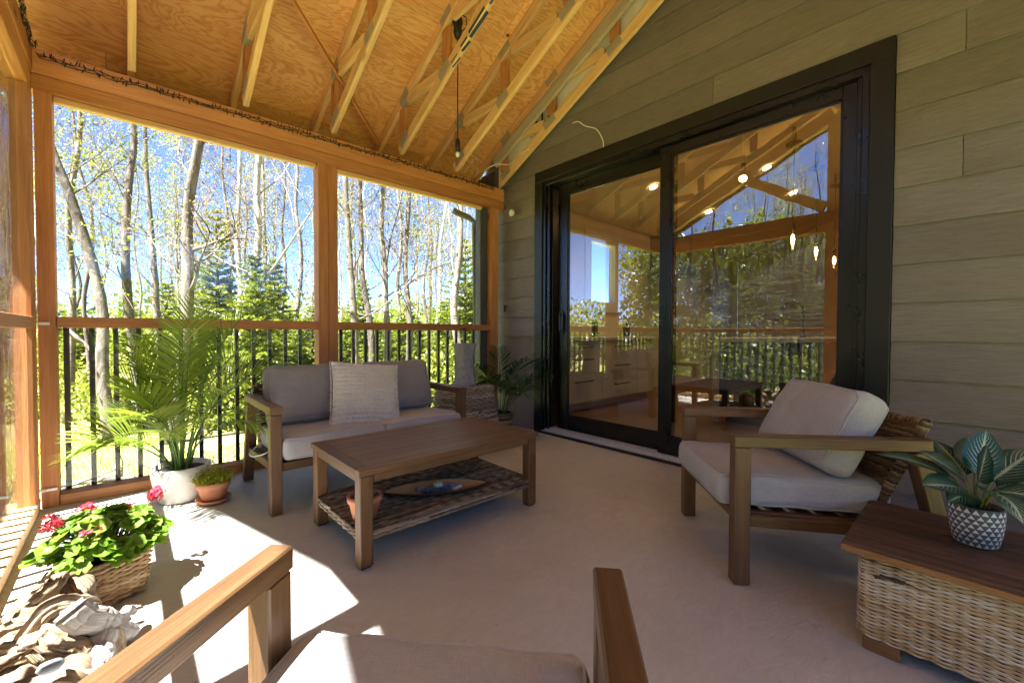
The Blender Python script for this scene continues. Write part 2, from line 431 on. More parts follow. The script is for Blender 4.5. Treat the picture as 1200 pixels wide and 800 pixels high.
# ------------------------------------------------------------------ mesh builder
class MB:
    def __init__(s):
        s.v = []; s.f = []; s.g = []; s.t = []; s.sm = []; s.mi = []
        s.cm = 0
    def add(s, vs, fs, gs=None, tint=.5, smooth=False):
        b = len(s.v)
        s.v.extend(tuple(p) for p in vs)
        if gs is None: gs = vs
        s.g.extend(tuple(p) for p in gs)
        if isinstance(tint, (int, float)): s.t.extend([tint] * len(vs))
        else: s.t.extend(tint)
        for fc in fs:
            s.f.append(tuple(i + b for i in fc)); s.sm.append(smooth); s.mi.append(s.cm)
        return s
    def box(s, c, size, rot=None, ch=.003, tint=None, long=None):
        """chamfered box; grain runs along its longest side"""
        hx, hy, hz = (d / 2 for d in size)
        ch = min(ch, hx * .45, hy * .45, hz * .45)
        vs = []; idx = {}
        for sx in (-1, 1):
            for sy in (-1, 1):
                for sz in (-1, 1):
                    for ax in range(3):
                        p = [sx * (hx - ch), sy * (hy - ch), sz * (hz - ch)]
                        p[ax] = (sx * hx, sy * hy, sz * hz)[ax]
                        idx[(sx, sy, sz, ax)] = len(vs); vs.append(Vector(p))
        fs = []
        S = (-1, 1)
        cyc = [(-1, -1), (1, -1), (1, 1), (-1, 1)]
        def key(ax, val, a, b):
            k = [0, 0, 0]; k[ax] = val; k[(ax + 1) % 3] = a; k[(ax + 2) % 3] = b
            return tuple(k)
        for ax in range(3):
            for val in S:
                q = [idx[(*key(ax, val, a, b), ax)] for a, b in cyc]
                fs.append(q if val > 0 else q[::-1])
        for ax in range(3):          # edges parallel to ax
            b1, b2 = (ax + 1) % 3, (ax + 2) % 3
            for a in S:
                for b in S:
                    k0 = key(ax, -1, a, b); k1 = key(ax, 1, a, b)
                    q = [idx[(*k0, b1)], idx[(*k1, b1)], idx[(*k1, b2)], idx[(*k0, b2)]]
                    fs.append(q[::-1] if a * b > 0 else q)
        for sx in S:
            for sy in S:
                for sz in S:
                    q = [idx[(sx, sy, sz, a)] for a in range(3)]
                    fs.append(q if sx * sy * sz > 0 else q[::-1])
        L = long if long is not None else max(range(3), key=lambda i: size[i])
        o = Vector((rng.uniform(-40, 40), rng.uniform(-9, 9), rng.uniform(-9, 9)))
        gs = [Vector((p[L], p[(L + 1) % 3], p[(L + 2) % 3])) + o for p in vs]
        c = Vector(c)
        if rot is not None: vs = [rot @ p for p in vs]
        vs = [p + c for p in vs]
        s.add(vs, fs, gs, rng.random() if tint is None else tint)
        return s
    def b2(s, x0, x1, y0, y1, z0, z1, **k):
        return s.box(((x0 + x1) / 2, (y0 + y1) / 2, (z0 + z1) / 2), (abs(x1 - x0), abs(y1 - y0), abs(z1 - z0)), **k)
    def beam(s, p0, p1, w, h, up=(0, 0, 1), **k):
        p0, p1 = Vector(p0), Vector(p1)
        x = (p1 - p0); L = x.length; x.normalize()
        up = Vector(up); y = up.cross(x).normalized(); z = x.cross(y)
        rot = Matrix((x, y, z)).transposed()
        return s.box((p0 + p1) / 2, (L, w, h), rot, long=0, **k)
    def tube(s, pts, rad, n=8, tint=.5, cap=True, smooth=True, flat=1.0, go=None):
        pts = [Vector(p) for p in pts]
        m_ = len(pts)
        rad = [rad] * m_ if isinstance(rad, (int, float)) else rad
        vs = []; gs = []; tl = 0
        go = go if go is not None else rng.uniform(-20, 20)
        tg = (pts[1] - pts[0]).normalized()
        ref = Vector((0, 0, 1)) if abs(tg.z) < .9 else Vector((1, 0, 0))
        a = tg.cross(ref).normalized()
        for i, p in enumerate(pts):
            if i: tl += (p - pts[i - 1]).length
            t2 = (pts[min(i + 1, m_ - 1)] - pts[max(i - 1, 0)])
            t2 = t2.normalized() if t2.length > 1e-9 else tg
            a = (a - t2 * a.dot(t2))
            a = a.normalized() if a.length > 1e-6 else t2.orthogonal().normalized()
            b = t2.cross(a)
            for k in range(n):
                an = 2 * PI * k / n
                d = a * math.cos(an) + b * math.sin(an) * flat
                vs.append(p + d * rad[i]); gs.append((tl + go, rad[i] * math.cos(an) + go * .3, rad[i] * math.sin(an)))
        fs = []
        for i in range(m_ - 1):
            for k in range(n):
                k2 = (k + 1) % n
                fs.append((i * n + k, i * n + k2, (i + 1) * n + k2, (i + 1) * n + k))
        if cap:
            fs.append(tuple(range(n))[::-1]); fs.append(tuple(range((m_ - 1) * n, m_ * n)))
        s.add(vs, fs, gs, tint, smooth)
        return s
    def lathe(s, prof, c=(0, 0, 0), n=40, tint=.5, shape=None, smooth=True, close=True):
        """prof: (r, z) list; shape(angle, k) scales the radius"""
        c = Vector(c); vs = []; gs = []
        for j, (r, z) in enumerate(prof):
            for k in range(n + 1):
                an = 2 * PI * k / n
                rr = r * (shape(an, j) if shape else 1)
                vs.append(c + Vector((rr * math.cos(an), rr * math.sin(an), z)))
                gs.append((k / n, j / (len(prof) - 1), 0))
        fs = []
        w = n + 1
        for j in range(len(prof) - 1):
            for k in range(n):
                fs.append((j * w + k, j * w + k + 1, (j + 1) * w + k + 1, (j + 1) * w + k))
        s.add(vs, fs, gs, tint, smooth)
        return s
    def grid(s, fn, nu, nv, tint=.5, smooth=True, flip=False, gfn=None):
        vs = []; gs = []
        for j in range(nv + 1):
            for i in range(nu + 1):
                vs.append(Vector(fn(i / nu, j / nv)))
                gs.append(gfn(i / nu, j / nv) if gfn else vs[-1])
        fs = []
        w = nu + 1
        for j in range(nv):
            for i in range(nu):
                q = (j * w + i, j * w + i + 1, (j + 1) * w + i + 1, (j + 1) * w + i)
                fs.append(q[::-1] if flip else q)
        s.add(vs, fs, gs, tint, smooth)
        return s
    def build(s, name, mats, parent=None, world=None):
        me = bpy.data.meshes.new(name)
        vs = s.v
        if world is not None:
            ox, oy, oz = world
            vs = [(x - ox, y - oy, z - oz) for x, y, z in vs]
        me.from_pydata(vs, [], s.f)
        me.polygons.foreach_set('use_smooth', s.sm)
        if not isinstance(mats, (list, tuple)): mats = [mats]
        for mt in mats: me.materials.append(mt)
        if len(mats) > 1: me.polygons.foreach_set('material_index', s.mi)
        at = me.attributes.new('grain', 'FLOAT_VECTOR', 'POINT')
        at.data.foreach_set('vector', [c for p in s.g for c in p])
        at = me.attributes.new('tint', 'FLOAT', 'POINT')
        at.data.foreach_set('value', s.t)
        me.update()
        o = bpy.data.objects.new(name, me)
        COL.objects.link(o)
        if parent is not None: o.parent = parent
        return o

def tag(o, label=None, cat=None, group=None, kind=None):
    if label: o['label'] = label
    if cat: o['category'] = cat
    if group: o['group'] = group
    if kind: o['kind'] = kind
    return o

def thing(name, label, cat, loc=(0, 0, 0), rz=0, group=None):
    o = bpy.data.objects.new(name, None)
    o.empty_display_size = .05
    COL.objects.link(o)
    o.location = loc
    o.rotation_euler = (0, 0, rz)
    return tag(o, label, cat, group)

def solo(mb, name, mat, label, cat, loc=(0, 0, 0), group=None, world=True):
    o = mb.build(name, mat, None, loc if world else None)
    o.location = loc
    return tag(o, label, cat, group)

def copy_tree(o, parent=None):
    c = o.copy(); COL.objects.link(c)
    if parent is not None: c.parent = parent
    for ch in list(o.children): copy_tree(ch, c)
    return c

def fbm(p, sc=1.0, o=4):
    return noise.fractal(Vector(p) * sc, 1.0, 2.0, o)

# ------------------------------------------------------------------ weaving
def weave(mb, fn, U, V, row, stake, amp, tintfn=None, closed=False, thick=.5, wide=.62, jitter=.25):
    """real woven strands: fn(u, v) -> (point, normal); u runs along the strands (metres)"""
    rows = max(1, int(V / row))
    nst = max(2, int(round(U / stake)))
    step = 2
    n = nst * step
    for r in range(rows):
        v = (r + .5) / rows * V
        base = rng.gauss(.5, .2) if tintfn is None else tintfn(r)
        pts_v = []; gs = []; ts = []
        off = rng.uniform(-20, 20)
        t0 = base
        cnt = n if closed else n + 1
        hw = row * wide; ht = row * thick
        for i in range(cnt):
            u = i / n * U
            ph = (i / step + r) * PI
            a = amp * math.cos(ph) + rng.uniform(-1, 1) * amp * jitter
            vv = v + rng.uniform(-1, 1) * row * .12
            p, nn = fn(u, vv)
            p2, _ = fn(u, vv + .004)
            vd = (p2 - p).normalized()
            p = p + nn * a
            if rng.random() < .10: t0 = rng.gauss(.5, .22) if tintfn is None else tintfn(r)
            tt = t0
            for (da, db) in ((-hw, 0), (-hw * .55, ht), (hw * .55, ht), (hw, 0)):
                pts_v.append(p + vd * da + nn * db)
                gs.append((u + off, da, db)); ts.append(tt)
        fs = []
        lim = cnt if closed else cnt - 1
        for i in range(lim):
            i2 = (i + 1) % cnt
            for k in range(3):
                fs.append((i * 4 + k, i2 * 4 + k, i2 * 4 + k + 1, i * 4 + k + 1))
        mb.add(pts_v, fs, gs, ts, True)

def path_fn(pts, closed, taper=None, z0=0.0, lean=0.0):
    """walk a plan outline; v is height; taper(v) scales the outline about its centre"""
    P = [Vector((x, y, 0)) for x, y in pts]
    c = sum(P, Vector()) / len(P)
    segs = []
    m_ = len(P) if closed else len(P) - 1
    tot = 0
    for i in range(m_):
        a, b = P[i], P[(i + 1) % len(P)]
        L = (b - a).length
        segs.append((tot, L, a, b)); tot += L
    def fn(u, v):
        u = u % tot if closed else min(max(u, 0), tot - 1e-6)
        for s0, L, a, b in segs:
            if u <= s0 + L + 1e-9:
                d = (b - a).normalized()
                p = a + d * (u - s0)
                n = Vector((d.y, -d.x, 0))
                if n.dot(p - c) < 0: n = -n
                k = taper(v) if taper else 1
                q = c + (p - c) * k
                return Vector((q.x, q.y, z0 + v)), n
    return fn, tot

def rrect(hx, hy, r, n=4):
    pts = []
    for cx, cy, a0 in ((hx - r, hy - r, 0), (-hx + r, hy - r, 90), (-hx + r, -hy + r, 180), (hx - r, -hy + r, 270)):
        for k in range(n + 1):
            a = R(a0 + 90 * k / n)
            pts.append((cx + r * math.cos(a), cy + r * math.sin(a)))
    return pts

# ------------------------------------------------------------------ cushions
def cushion(mb, size, r=.035, puff=.02, seed=0, wr=.004, nx=34, ny=34, nz=8, xf=None, sag=0.0):
    hx, hy, hz = (d / 2 for d in size)
    def shape(p):
        q = Vector((max(-hx + r, min(hx - r, p.x)), max(-hy + r, min(hy - r, p.y)), max(-hz + r, min(hz - r, p.z))))
        d = p - q
        if d.length > 1e-9: p = q + d.normalized() * r
        fx, fy = p.x / hx, p.y / hy
        k = max(0, (1 - fx ** 4)) * max(0, (1 - fy ** 4))
        z = p.z + (p.z / hz) * puff * k - sag * max(0, 1 - fx * fx) * max(0, 1 - fy * fy)
        kz = 1 - (p.z / hz) ** 2
        x = p.x * (1 + .018 * kz) ; y = p.y * (1 + .018 * kz)
        nn = fbm((p.x * 5 + seed, p.y * 5, p.z * 5), 1.0, 4) * wr + math.sin((p.x * 9 + p.y * 14) + 6 * fbm((p.x * 3, p.y * 3 + seed, 0), 1)) * wr * .35
        cr = min(hx - abs(p.x), hy - abs(p.y))
        cr = math.exp(-max(0, cr) / .05)
        ang = (p.x * 40 if hy - abs(p.y) < hx - abs(p.x) else p.y * 40)
        nn += math.sin(ang + seed + 3 * fbm((p.x * 4, p.y * 4, seed), 1)) * wr * .6 * cr
        return Vector((x, y, z + nn * (1 if p.z > 0 else -.5)))
    def face(o, du, dv, nu, nv):
        o, du, dv = Vector(o), Vector(du), Vector(dv)
        pts = []
        for j in range(nv + 1):
            for i in range(nu + 1):
                pts.append(shape(o + du * i / nu + dv * j / nv))
        w = nu + 1
        fs = [(j * w + i, j * w + i + 1, (j + 1) * w + i + 1, (j + 1) * w + i) for j in range(nv) for i in range(nu)]
        gs = [(p.x + seed, p.y, p.z) for p in pts]
        vs = [xf @ p for p in pts] if xf is not None else pts
        mb.add(vs, fs, gs, .5, True)
    face((-hx, -hy, hz), (2 * hx, 0, 0), (0, 2 * hy, 0), nx, ny)
    face((-hx, hy, -hz), (2 * hx, 0, 0), (0, -2 * hy, 0), nx, ny)
    face((-hx, -hy, -hz), (2 * hx, 0, 0), (0, 0, 2 * hz), nx, nz)
    face((hx, hy, -hz), (-2 * hx, 0, 0), (0, 0, 2 * hz), nx, nz)
    face((hx, -hy, -hz), (0, 2 * hy, 0), (0, 0, 2 * hz), ny, nz)
    face((-hx, hy, -hz), (0, -2 * hy, 0), (0, 0, 2 * hz), ny, nz)
    for sz in (1, -1):        # piping
        pr = []
        for (x, y) in rrect(hx - r * .29, hy - r * .29, r, 4):
            p = shape(Vector((x, y, sz * (hz - r * .29))))
            pr.append(p)
        full = []
        N = len(pr)
        for i in range(N):
            a, b = rrect(hx - r * .25, hy - r * .25, r, 4)[i], rrect(hx - r * .25, hy - r * .25, r, 4)[(i + 1) % N]
            L = math.hypot(b[0] - a[0], b[1] - a[1]); st = max(1, int(L / .03))
            for k in range(st):
                x = a[0] + (b[0] - a[0]) * k / st; y = a[1] + (b[1] - a[1]) * k / st
                full.append(shape(Vector((x, y, sz * (hz - r * .25)))))
        full.append(full[0])
        if xf is not None: full = [xf @ p for p in full]
        mb.tube(full, .0045, 6, cap=False)

# ================================================================== GROUND
def ground_z(x, y):
    d = math.hypot(x - 1.5, y - 1.5)
    k = min(1, max(0, (d - 4) / 6))
    return -.62 - .10 * k + k * .22 * fbm((x * .12, y * .12, 3), 1) + k * .05 * fbm((x * .7, y * .7, 1), 1) - .012 * max(0, d - 8)
mb = MB()
def gfn(u, v):
    a = lambda t: (abs(2 * t - 1) ** 2.6) * (1 if t > .5 else -1) * 260
    x, y = a(u) + 1.5, a(v) + 2
    return (x, y, ground_z(x, y))
mb.grid(gfn, 150, 150)
tag(mb.build('ground', M['lawn']), kind='structure')

mb = MB()
for i in range(26000):
    y = 4.0 + (rng.random() ** 1.5) * 10
    x = rng.uniform(-5.5, 6.5)
    if x > 3.0 and y < 4.4: continue
    if fbm((x * .35, y * .35, 5), 1) > .28 and rng.random() < .7: continue
    z = ground_z(x, y)
    h = rng.uniform(.04, .13); a = rng.uniform(0, 2 * PI); w = .006
    dx, dy = math.cos(a) * w, math.sin(a) * w
    lx, ly = rng.uniform(-.05, .05), rng.uniform(-.05, .05)
    mb.add([(x - dx, y - dy, z), (x + dx, y + dy, z), (x + lx, y + ly, z + h)], [(0, 1, 2)], None, rng.random())
for i in range(9000):
    x = -.8 - (rng.random() ** 1.5) * 7; y = rng.uniform(-2, 7)
    z = ground_z(x, y)
    h = rng.uniform(.04, .13); a = rng.uniform(0, 2 * PI); w = .006
    dx, dy = math.cos(a) * w, math.sin(a) * w
    mb.add([(x - dx, y - dy, z), (x + dx, y + dy, z), (x + rng.uniform(-.05, .05), y + rng.uniform(-.05, .05), z + h)], [(0, 1, 2)], None, rng.random())
tag(mb.build('grass', M['grass']), 'short green and straw coloured grass outside the screened porch', 'grass', kind='stuff')

XW = 3.10      # siding face
YB = 3.53      # inner face of the back screen wall
XL = -0.365    # inner face of the left screen wall
YR = 1.28      # ridge line
Z_BEAM = 2.56
def chord_z(y):  return 2.575 + .5 * (YB - y if y > YR else YB - (2 * YR - y))     # underside of the bottom chords
def sheath_z(y): return 3.07 + .5 * (YB - y if y > YR else YB - (2 * YR - y))      # underside of the sheathing

mb = MB()
mb.b2(-.52, XW + .02, -1.15, YB + .16, -.16, 0, ch=.004)
tag(mb.build('porch_floor', M['floor']), kind='structure')

# ================================================================== HOUSE
house = thing('house', 'house with grey brown wood-grain lap siding beside the screened porch', 'house', (XW, 0, 0))
HO = (XW, 0, 0)
mb = MB()
DY0, DY1, DZ = .332, 3.05, 2.601
k = 0
z = .756 - 4 * .205
joints = {12: [.074], 10: [2.0, .55], 11: [.916], 9: [.074, 2.4], 13: [1.3, -.6]}
while z < 4.35:
    zb, zt = z, z + .205 + .028
    ys = -3.0; ye = 3.85
    segs = [(ys, ye)]
    if zb + .1 < DZ: segs = [(ys, DY0 - .002), (DY1 + .002, ye)]
    out = []
    for a, b in segs:
        cuts = sorted([a, b] + [j for j in joints.get(k, []) if a < j < b])
        out += list(zip(cuts[:-1], cuts[1:]))
    for a, b in out:
        a2, b2 = a, b
        if zb > 2.9:      # below the roof only
            half = (3.07 + .5 * (YB - YR) + .05 - zb) / .5
            a2, b2 = max(a, YR - half), min(b, YR + half)
            if b2 - a2 < .05: continue
        a2 += .0015; b2 -= .0015
        x0 = XW - .021; x1 = XW - .002
        th = .009
        oz = rng.uniform(-50, 50); oy = rng.uniform(-50, 50); tt = rng.random()
        zb2 = max(zb, .004)
        f = (zb2 - zb) / (zt - zb)
        xb = x0 + (x1 - x0) * f
        vs = [(xb, a2, zb2), (xb, b2, zb2), (x1, b2, zt), (x1, a2, zt), (xb + th, a2, zb2), (xb + th, b2, zb2), (x1 + th, b2, zt), (x1 + th, a2, zt)]
        gs = [(p[1] + oy, p[2] + oz, 0) for p in vs]
        mb.add(vs, [(0, 3, 2, 1), (0, 1, 5, 4), (0, 4, 7, 3), (1, 2, 6, 5), (3, 7, 6, 2)], gs, tt)
    z += .205; k += 1
mb.build('siding', M['siding'], house, HO)
mb = MB()     # sheathed wall behind the boards, with the door opening left out
for a, b, c, d in ((-3.0, DY0 + .05, -.05, 4.2), (DY1 - .05, 3.85, -.05, 2.55), (DY0 + .05, 3.3, DZ - .06, 3.3), (.0 + DY0 + .05, 2.2, 3.3, 3.9)):
    mb.b2(XW + .012, XW + .13, a, b, c, d, ch=.001)
mb.build('wall', M['intwall'], house, HO)
RX0, RX1, RY0, RY1 = XW + .131, 10.5, -2.6, 3.80
mb = MB()
mb.b2(RX0, RX1, RY0, RY1, -.02, .055)
mb.build('interior_floor', M['intfloor'], house, HO)
mb = MB()
WX0, WX1, WZ0, WZ1 = 4.92, 5.62, 1.40, 2.38
for a, b, c, d in ((RX0, WX0, 0, 3.0), (WX1, RX1, 0, 3.0), (WX0, WX1, 0, WZ0), (WX0, WX1, WZ1, 3.0)):
    mb.b2(a, b, RY1, RY1 + .14, c, d, ch=.001)
mb.b2(RX0, RX1, RY0 - .14, RY0, 0, 3.0, ch=.001)
mb.b2(RX1, RX1 + .14, RY0, RY1, 0, 4.0, ch=.001)
mb.build('interior_wall', M['intwall'], house, HO)
mb = MB()
RIDGE = (1.55, 3.42)
for y0, z0 in ((RY1 + .1, 2.62), (RY0 - .1, 2.05)):
    vs = [(RX0 - .0, RIDGE[0], RIDGE[1]), (RX1 + .1, RIDGE[0], RIDGE[1]), (RX1 + .1, y0, z0), (RX0, y0, z0)]
    vs += [(x, y, zz + .12) for x, y, zz in vs]
    mb.add(vs, [(0, 1, 2, 3), (4, 7, 6, 5), (0, 4, 5, 1), (1, 5, 6, 2), (2, 6, 7, 3), (3, 7, 4, 0)])
mb.build('interior_ceiling', M['intceil'], house, HO)
mb = MB()
fr = .055
mb.b2(WX0, WX0 + fr, RY1 - .02, RY1 + .1, WZ0, WZ1); mb.b2(WX1 - fr, WX1, RY1 - .02, RY1 + .1, WZ0, WZ1)
mb.b2(WX0 + fr, WX1 - fr, RY1 - .02, RY1 + .1, WZ1 - fr, WZ1); mb.b2(WX0 + fr, WX1 - fr, RY1 - .02, RY1 + .1, WZ0, WZ0 + fr)
mb.b2(WX0 - .09, WX0, RY1 - .025, RY1 - .003, WZ0 - .09, WZ1 + .09); mb.b2(WX1, WX1 + .09, RY1 - .025, RY1 - .003, WZ0 - .09, WZ1 + .09)
mb.b2(WX0, WX1, RY1 - .025, RY1 - .003, WZ1, WZ1 + .09); mb.b2(WX0, WX1, RY1 - .04, RY1 - .003, WZ0 - .09, WZ0)
wfr = mb.build('window', M['wintrim'], house, HO)
mb = MB(); mb.b2(WX0 + fr, WX1 - fr, RY1 + .04, RY1 + .046, WZ0 + fr, WZ1 - fr, ch=.0005)
mb.build('pane', M['pane'], wfr, HO)

# ---- sliding door
door = thing('sliding_door', 'wide black framed sliding glass door in the house wall with silver bottom track', 'door', (XW, 1.7, 0))
DO = (XW, 1.7, 0)
mb = MB()
tw = .105
x0, x1 = XW - .032, XW + .02
mb.b2(x0, x1, DY0, DY0 + tw, 0, DZ - tw); mb.b2(x0, x1, DY1 - tw, DY1, 0, DZ - tw); mb.b2(x0, x1, DY0, DY1, DZ - tw, DZ)
mb.build('casing', M['black_trim'], door, DO)
mb = MB()
iy0, iy1, iz = DY0 + tw, DY1 - tw, DZ - tw
mb.b2(XW - .018, XW + .18, iy0, iy0 + .035, .03, iz - .04); mb.b2(XW - .018, XW + .18, iy1 - .035, iy1, .03, iz - .04); mb.b2(XW - .018, XW + .18, iy0, iy1, iz - .045, iz)
mb.b2(XW + .0, XW + .02, iy1 - .075, iy1 - .036, .03, iz - .046); mb.b2(XW + .062, XW + .08, iy1 - .06, iy1 - .036, .03, iz - .046)
mb.b2(XW + .0, XW + .02, iy0 + .036, iy0 + .06, .03, iz - .046)
mb.build('frame', M['black'], door, DO)
mb = MB()
mb.b2(XW - .045, XW - .02, DY0 + .03, DY1 - .03, .001, .022)
mb.cm = 1
mb.b2(XW - .0195, XW + .15, iy0, iy1, .001, .03)
for dx in (-.016, .008, .034, .058, .084, .108): mb.b2(XW + dx, XW + dx + .006, iy0 + .036, iy1 - .036, .03, .05, ch=.001)
mb.build('track', [M['black'], M['silver']], door, DO)
def sash(y0, y1, x0, x1, z0, z1, gy0, gy1, gz0, gz1, handle):
    mb = MB()
    mb.b2(x0, x1, y0, gy0, z0, z1); mb.b2(x0, x1, gy1, y1, z0, z1)
    mb.b2(x0 + .001, x1 - .001, gy0, gy1, z0, gz0); mb.b2(x0 + .001, x1 - .001, gy0, gy1, gz1, z1)
    for a, b, c, d in ((gy0, gy0 + .012, gz0, gz1), (gy1 - .012, gy1, gz0, gz1), (gy0 + .012, gy1 - .012, gz0, gz0 + .012), (gy0 + .012, gy1 - .012, gz1 - .012, gz1)):
        mb.b2(x0 + .008, x1 - .008, a, b, c, d, ch=.002)
    o = mb.build('door_panel', M['black'], door, DO)
    xm = (x0 + x1) / 2
    mb = MB(); mb.b2(xm - .003, xm + .003, gy0 + .004, gy1 - .004, gz0 + .004, gz1 - .004, ch=.0005)
    mb.build('glass', M['glass'], o, DO)
    if handle:
        mb = MB()
        hy = (gy1 + y1) / 2
        mb.b2(x0 - .012, x0 - .0005, hy - .016, hy + .016, .98, 1.22, ch=.004)
        mb.b2(x0 - .045, x0 - .03, hy - .009, hy + .009, 1.01, 1.19, ch=.004)
        mb.b2(x0 - .03, x0 - .012, hy - .009, hy + .009, 1.01, 1.03); mb.b2(x0 - .03, x0 - .012, hy - .009, hy + .009, 1.17, 1.19)
        mb.build('handle', M['black'], o, DO)
sash(1.62, 2.835, XW + .088, XW + .125, .052, iz - .05, 1.72, 2.715, .19, 2.345, True)
sash(.475, 1.715, XW + .022, XW + .06, .052, iz - .05, .565, 1.625, .19, 2.375, False)

# ================================================================== TIMBER SCREEN WALLS
back = thing('screen_wall', 'timber framed porch screen wall behind the sofa with black balusters', 'screen wall', (1.4, YB, 0))
BO = (1.4, YB, 0)
mb = MB()
mb.b2(XL - .13, XW - .015, YB, YB + .14, 2.425, Z_BEAM, ch=.004)
mb.b2(XL - .13, XW - .015, YB + .006, YB + .13, 2.335, 2.4235, ch=.004)
mb.cm = 1
mb.b2(-.29, 1.13, YB + .03, YB + .07, 2.30, 2.334); mb.b2(1.29, 2.80, YB + .03, YB + .07, 2.30, 2.334)
mb.build('header_beam', [M['cedar'], M['spf']], back, BO)
for segs in (((-.365, -.295),), ((1.135, 1.21), (1.2115, 1.286)), ((2.90, 3.0),)):
    mb = MB()
    for a, b in segs: mb.b2(a, b, YB - (.0 if len(segs) == 1 else 0), YB + .12, .0 if a < 0 else .001, 2.335, ch=.004)
    mb.build('post', M['cedar'], back, BO)
mb = MB(); mb.b2(2.80, 2.895, YB + .06, YB + .15, 0, 2.335)
mb.build('corner_trim', M['darkgrey'], back, BO)
mb = MB()
mb.tube([(2.62, YB + .30, 2.31), (2.66, YB + .29, 2.29), (2.78, YB + .24, 2.25), (2.84, YB + .21, 2.20), (2.85, YB + .20, 1.0), (2.85, YB + .2, -.5)], .033, 10)
solo(mb, 'downspout', M['darkgrey'], 'dark grey downspout bending down behind the right corner post', 'downspout', (2.85, YB + .2, -.55))
for a, b in ((-.293, 1.134), (1.287, 2.899)):
    mb = MB(); mb.b2(a, b, YB + .005, YB + .085, 1.02, 1.083, ch=.004); mb.build('handrail', M['cedar'], back, BO)
    mb = MB(); mb.b2(a, b, YB, YB + .12, .0, .062, ch=.004); mb.build('sole_plate', M['cedar'], back, BO)
    mb = MB(); mb.b2(a + .002, b - .002, YB + .088, YB + .0905, .064, 2.332, ch=.0005); mb.build('vinyl_panel', M['vinyl'], back, BO)
x = -.262
while x < 2.78:
    if not (1.10 < x < 1.32):
        mb = MB(); mb.b2(x - .0125, x + .0125, YB + .094, YB + .119, .064, 1.045, ch=.002); mb.build('baluster', M['blackrail'], back, BO)
    x += .107

left = thing('screen_wall', 'timber framed porch screen wall at the left edge with clear vinyl panels', 'screen wall', (XL, 1.2, 0))
LO = (XL, 1.2, 0)
mb = MB(); mb.b2(XL - .14, XL, -1.1, YB - .002, 2.43, Z_BEAM, ch=.004); mb.b2(XL - .13, XL - .006, -1.1, YB - .002, 2.31, 2.4285, ch=.004)
mb.build('header_beam', M['cedar'], left, LO)
for y0, y1, mt in ((3.40, 3.455, 'cedar'), (3.458, 3.527, 'cedar'), (1.20, 1.36, 'cedar'), (-1.1, -.96, 'cedar')):
    mb = MB(); mb.b2(XL - .072, XL - .004, y0, y1, .0625, 2.309, ch=.004); mb.build('post', M[mt], left, LO)
for a, b in ((1.362, 3.398), (-.958, 1.198)):
    mb = MB(); mb.b2(XL - .044, XL - .001, a, b, 1.015, 1.078, ch=.004); mb.build('handrail', M['cedar'], left, LO)
    mb = MB(); mb.b2(XL - .050, XL - .0475, a + .002, b - .002, .064, 2.305, ch=.0005); mb.build('vinyl_panel', M['screen'], left, LO)
mb = MB(); mb.b2(XL - .13, XL, -1.1, YB - .002, 0, .062, ch=.004); mb.build('sole_plate', M['spf'], left, LO)
y = -.9
while y < 3.38:
    if not (1.17 < y < 1.39):
        mb = MB(); mb.b2(XL - .121, XL - .096, y - .0125, y + .0125, .064, 1.045, ch=.002); mb.build('baluster', M['blackrail'], left, LO)
    y += .1055
for zz, yy in ((.975 + .09, YB - .012), (.10, YB - .012)):
    pass
mb = MB()
mb.b2(-.362, -.318, YB - .012, YB - .0005, 1.035, 1.052, ch=.002); mb.b2(-.35, -.341, YB - .018, YB - .011, 1.039, 1.048, ch=.001)
solo(mb, 'latch', M['white'], 'small white latch clip on the left corner post at rail height', 'latch', (-.34, YB, 1.035))
mb = MB()
mb.b2(-.37, -.30, YB - .016, YB - .0005, .098, .113, ch=.002); mb.b2(-.345, -.335, YB - .024, YB - .015, .10, .11, ch=.001)
solo(mb, 'latch', M['white'], 'small white latch clip low on the left corner post near the floor', 'latch', (-.34, YB, .098))

front = thing('screen_wall', 'open timber porch side facing the back screen wall', 'screen wall', (1.4, -1.0, 0))
FO = (1.4, -1.0, 0)
mb = MB(); mb.b2(XL + .002, XW - .015, -1.1, -.97, 2.32, Z_BEAM, ch=.004); mb.build('header_beam', M['cedar'], front, FO)
mb = MB(); mb.b2(2.94, 3.07, -1.1, -.97, .001, 2.319, ch=.004); mb.build('post', M['cedar'], front, FO)

# ================================================================== ROOF
roof = thing('porch_roof', 'porch roof with bare plywood sheathing over exposed trusses', 'roof', (1.4, YR, 2.6))
RO = (1.4, YR, 2.6)
mb = MB()
sl = math.sqrt(1.25)
for side in (1, -1):
    yy = 0
    run = 2.25 + .62
    srow = 0
    edges = [0, .52, 1.6, 2.68, run]
    for j in range(4):
        a, b = edges[j], edges[j + 1]
        xs = [-1.30]
        xx = -1.30 + (1.22 if j % 2 else 2.0)
        while xx < XW - .03: xs.append(xx); xx += 2.44
        xs.append(XW - .012)
        for x0, x1 in zip(xs[:-1], xs[1:]):
            g = .0016
            ox, oy, tt = rng.uniform(-60, 60), rng.uniform(-60, 60), rng.random()
            vs = []
            for (x, s_) in ((x0 + g, a + g), (x1 - g, a + g), (x1 - g, b - g), (x0 + g, b - g)):
                y = YR + side * s_
                vs.append((x, y, 3.07 + .5 * (2.25 - s_)))
            gs = [(p[0] + ox, abs(p[1] - YR) * sl + oy, 0) for p in vs]
            vs2 = [(p[0], p[1], p[2] + .018) for p in vs]
            fs = [(0, 1, 2, 3), (7, 6, 5, 4), (0, 4, 5, 1), (1, 5, 6, 2), (2, 6, 7, 3), (3, 7, 4, 0)]
            mb.add(vs + vs2, fs, gs + gs, tt)
mb.build('sheathing', M['ply'], roof, RO)
mb = MB()
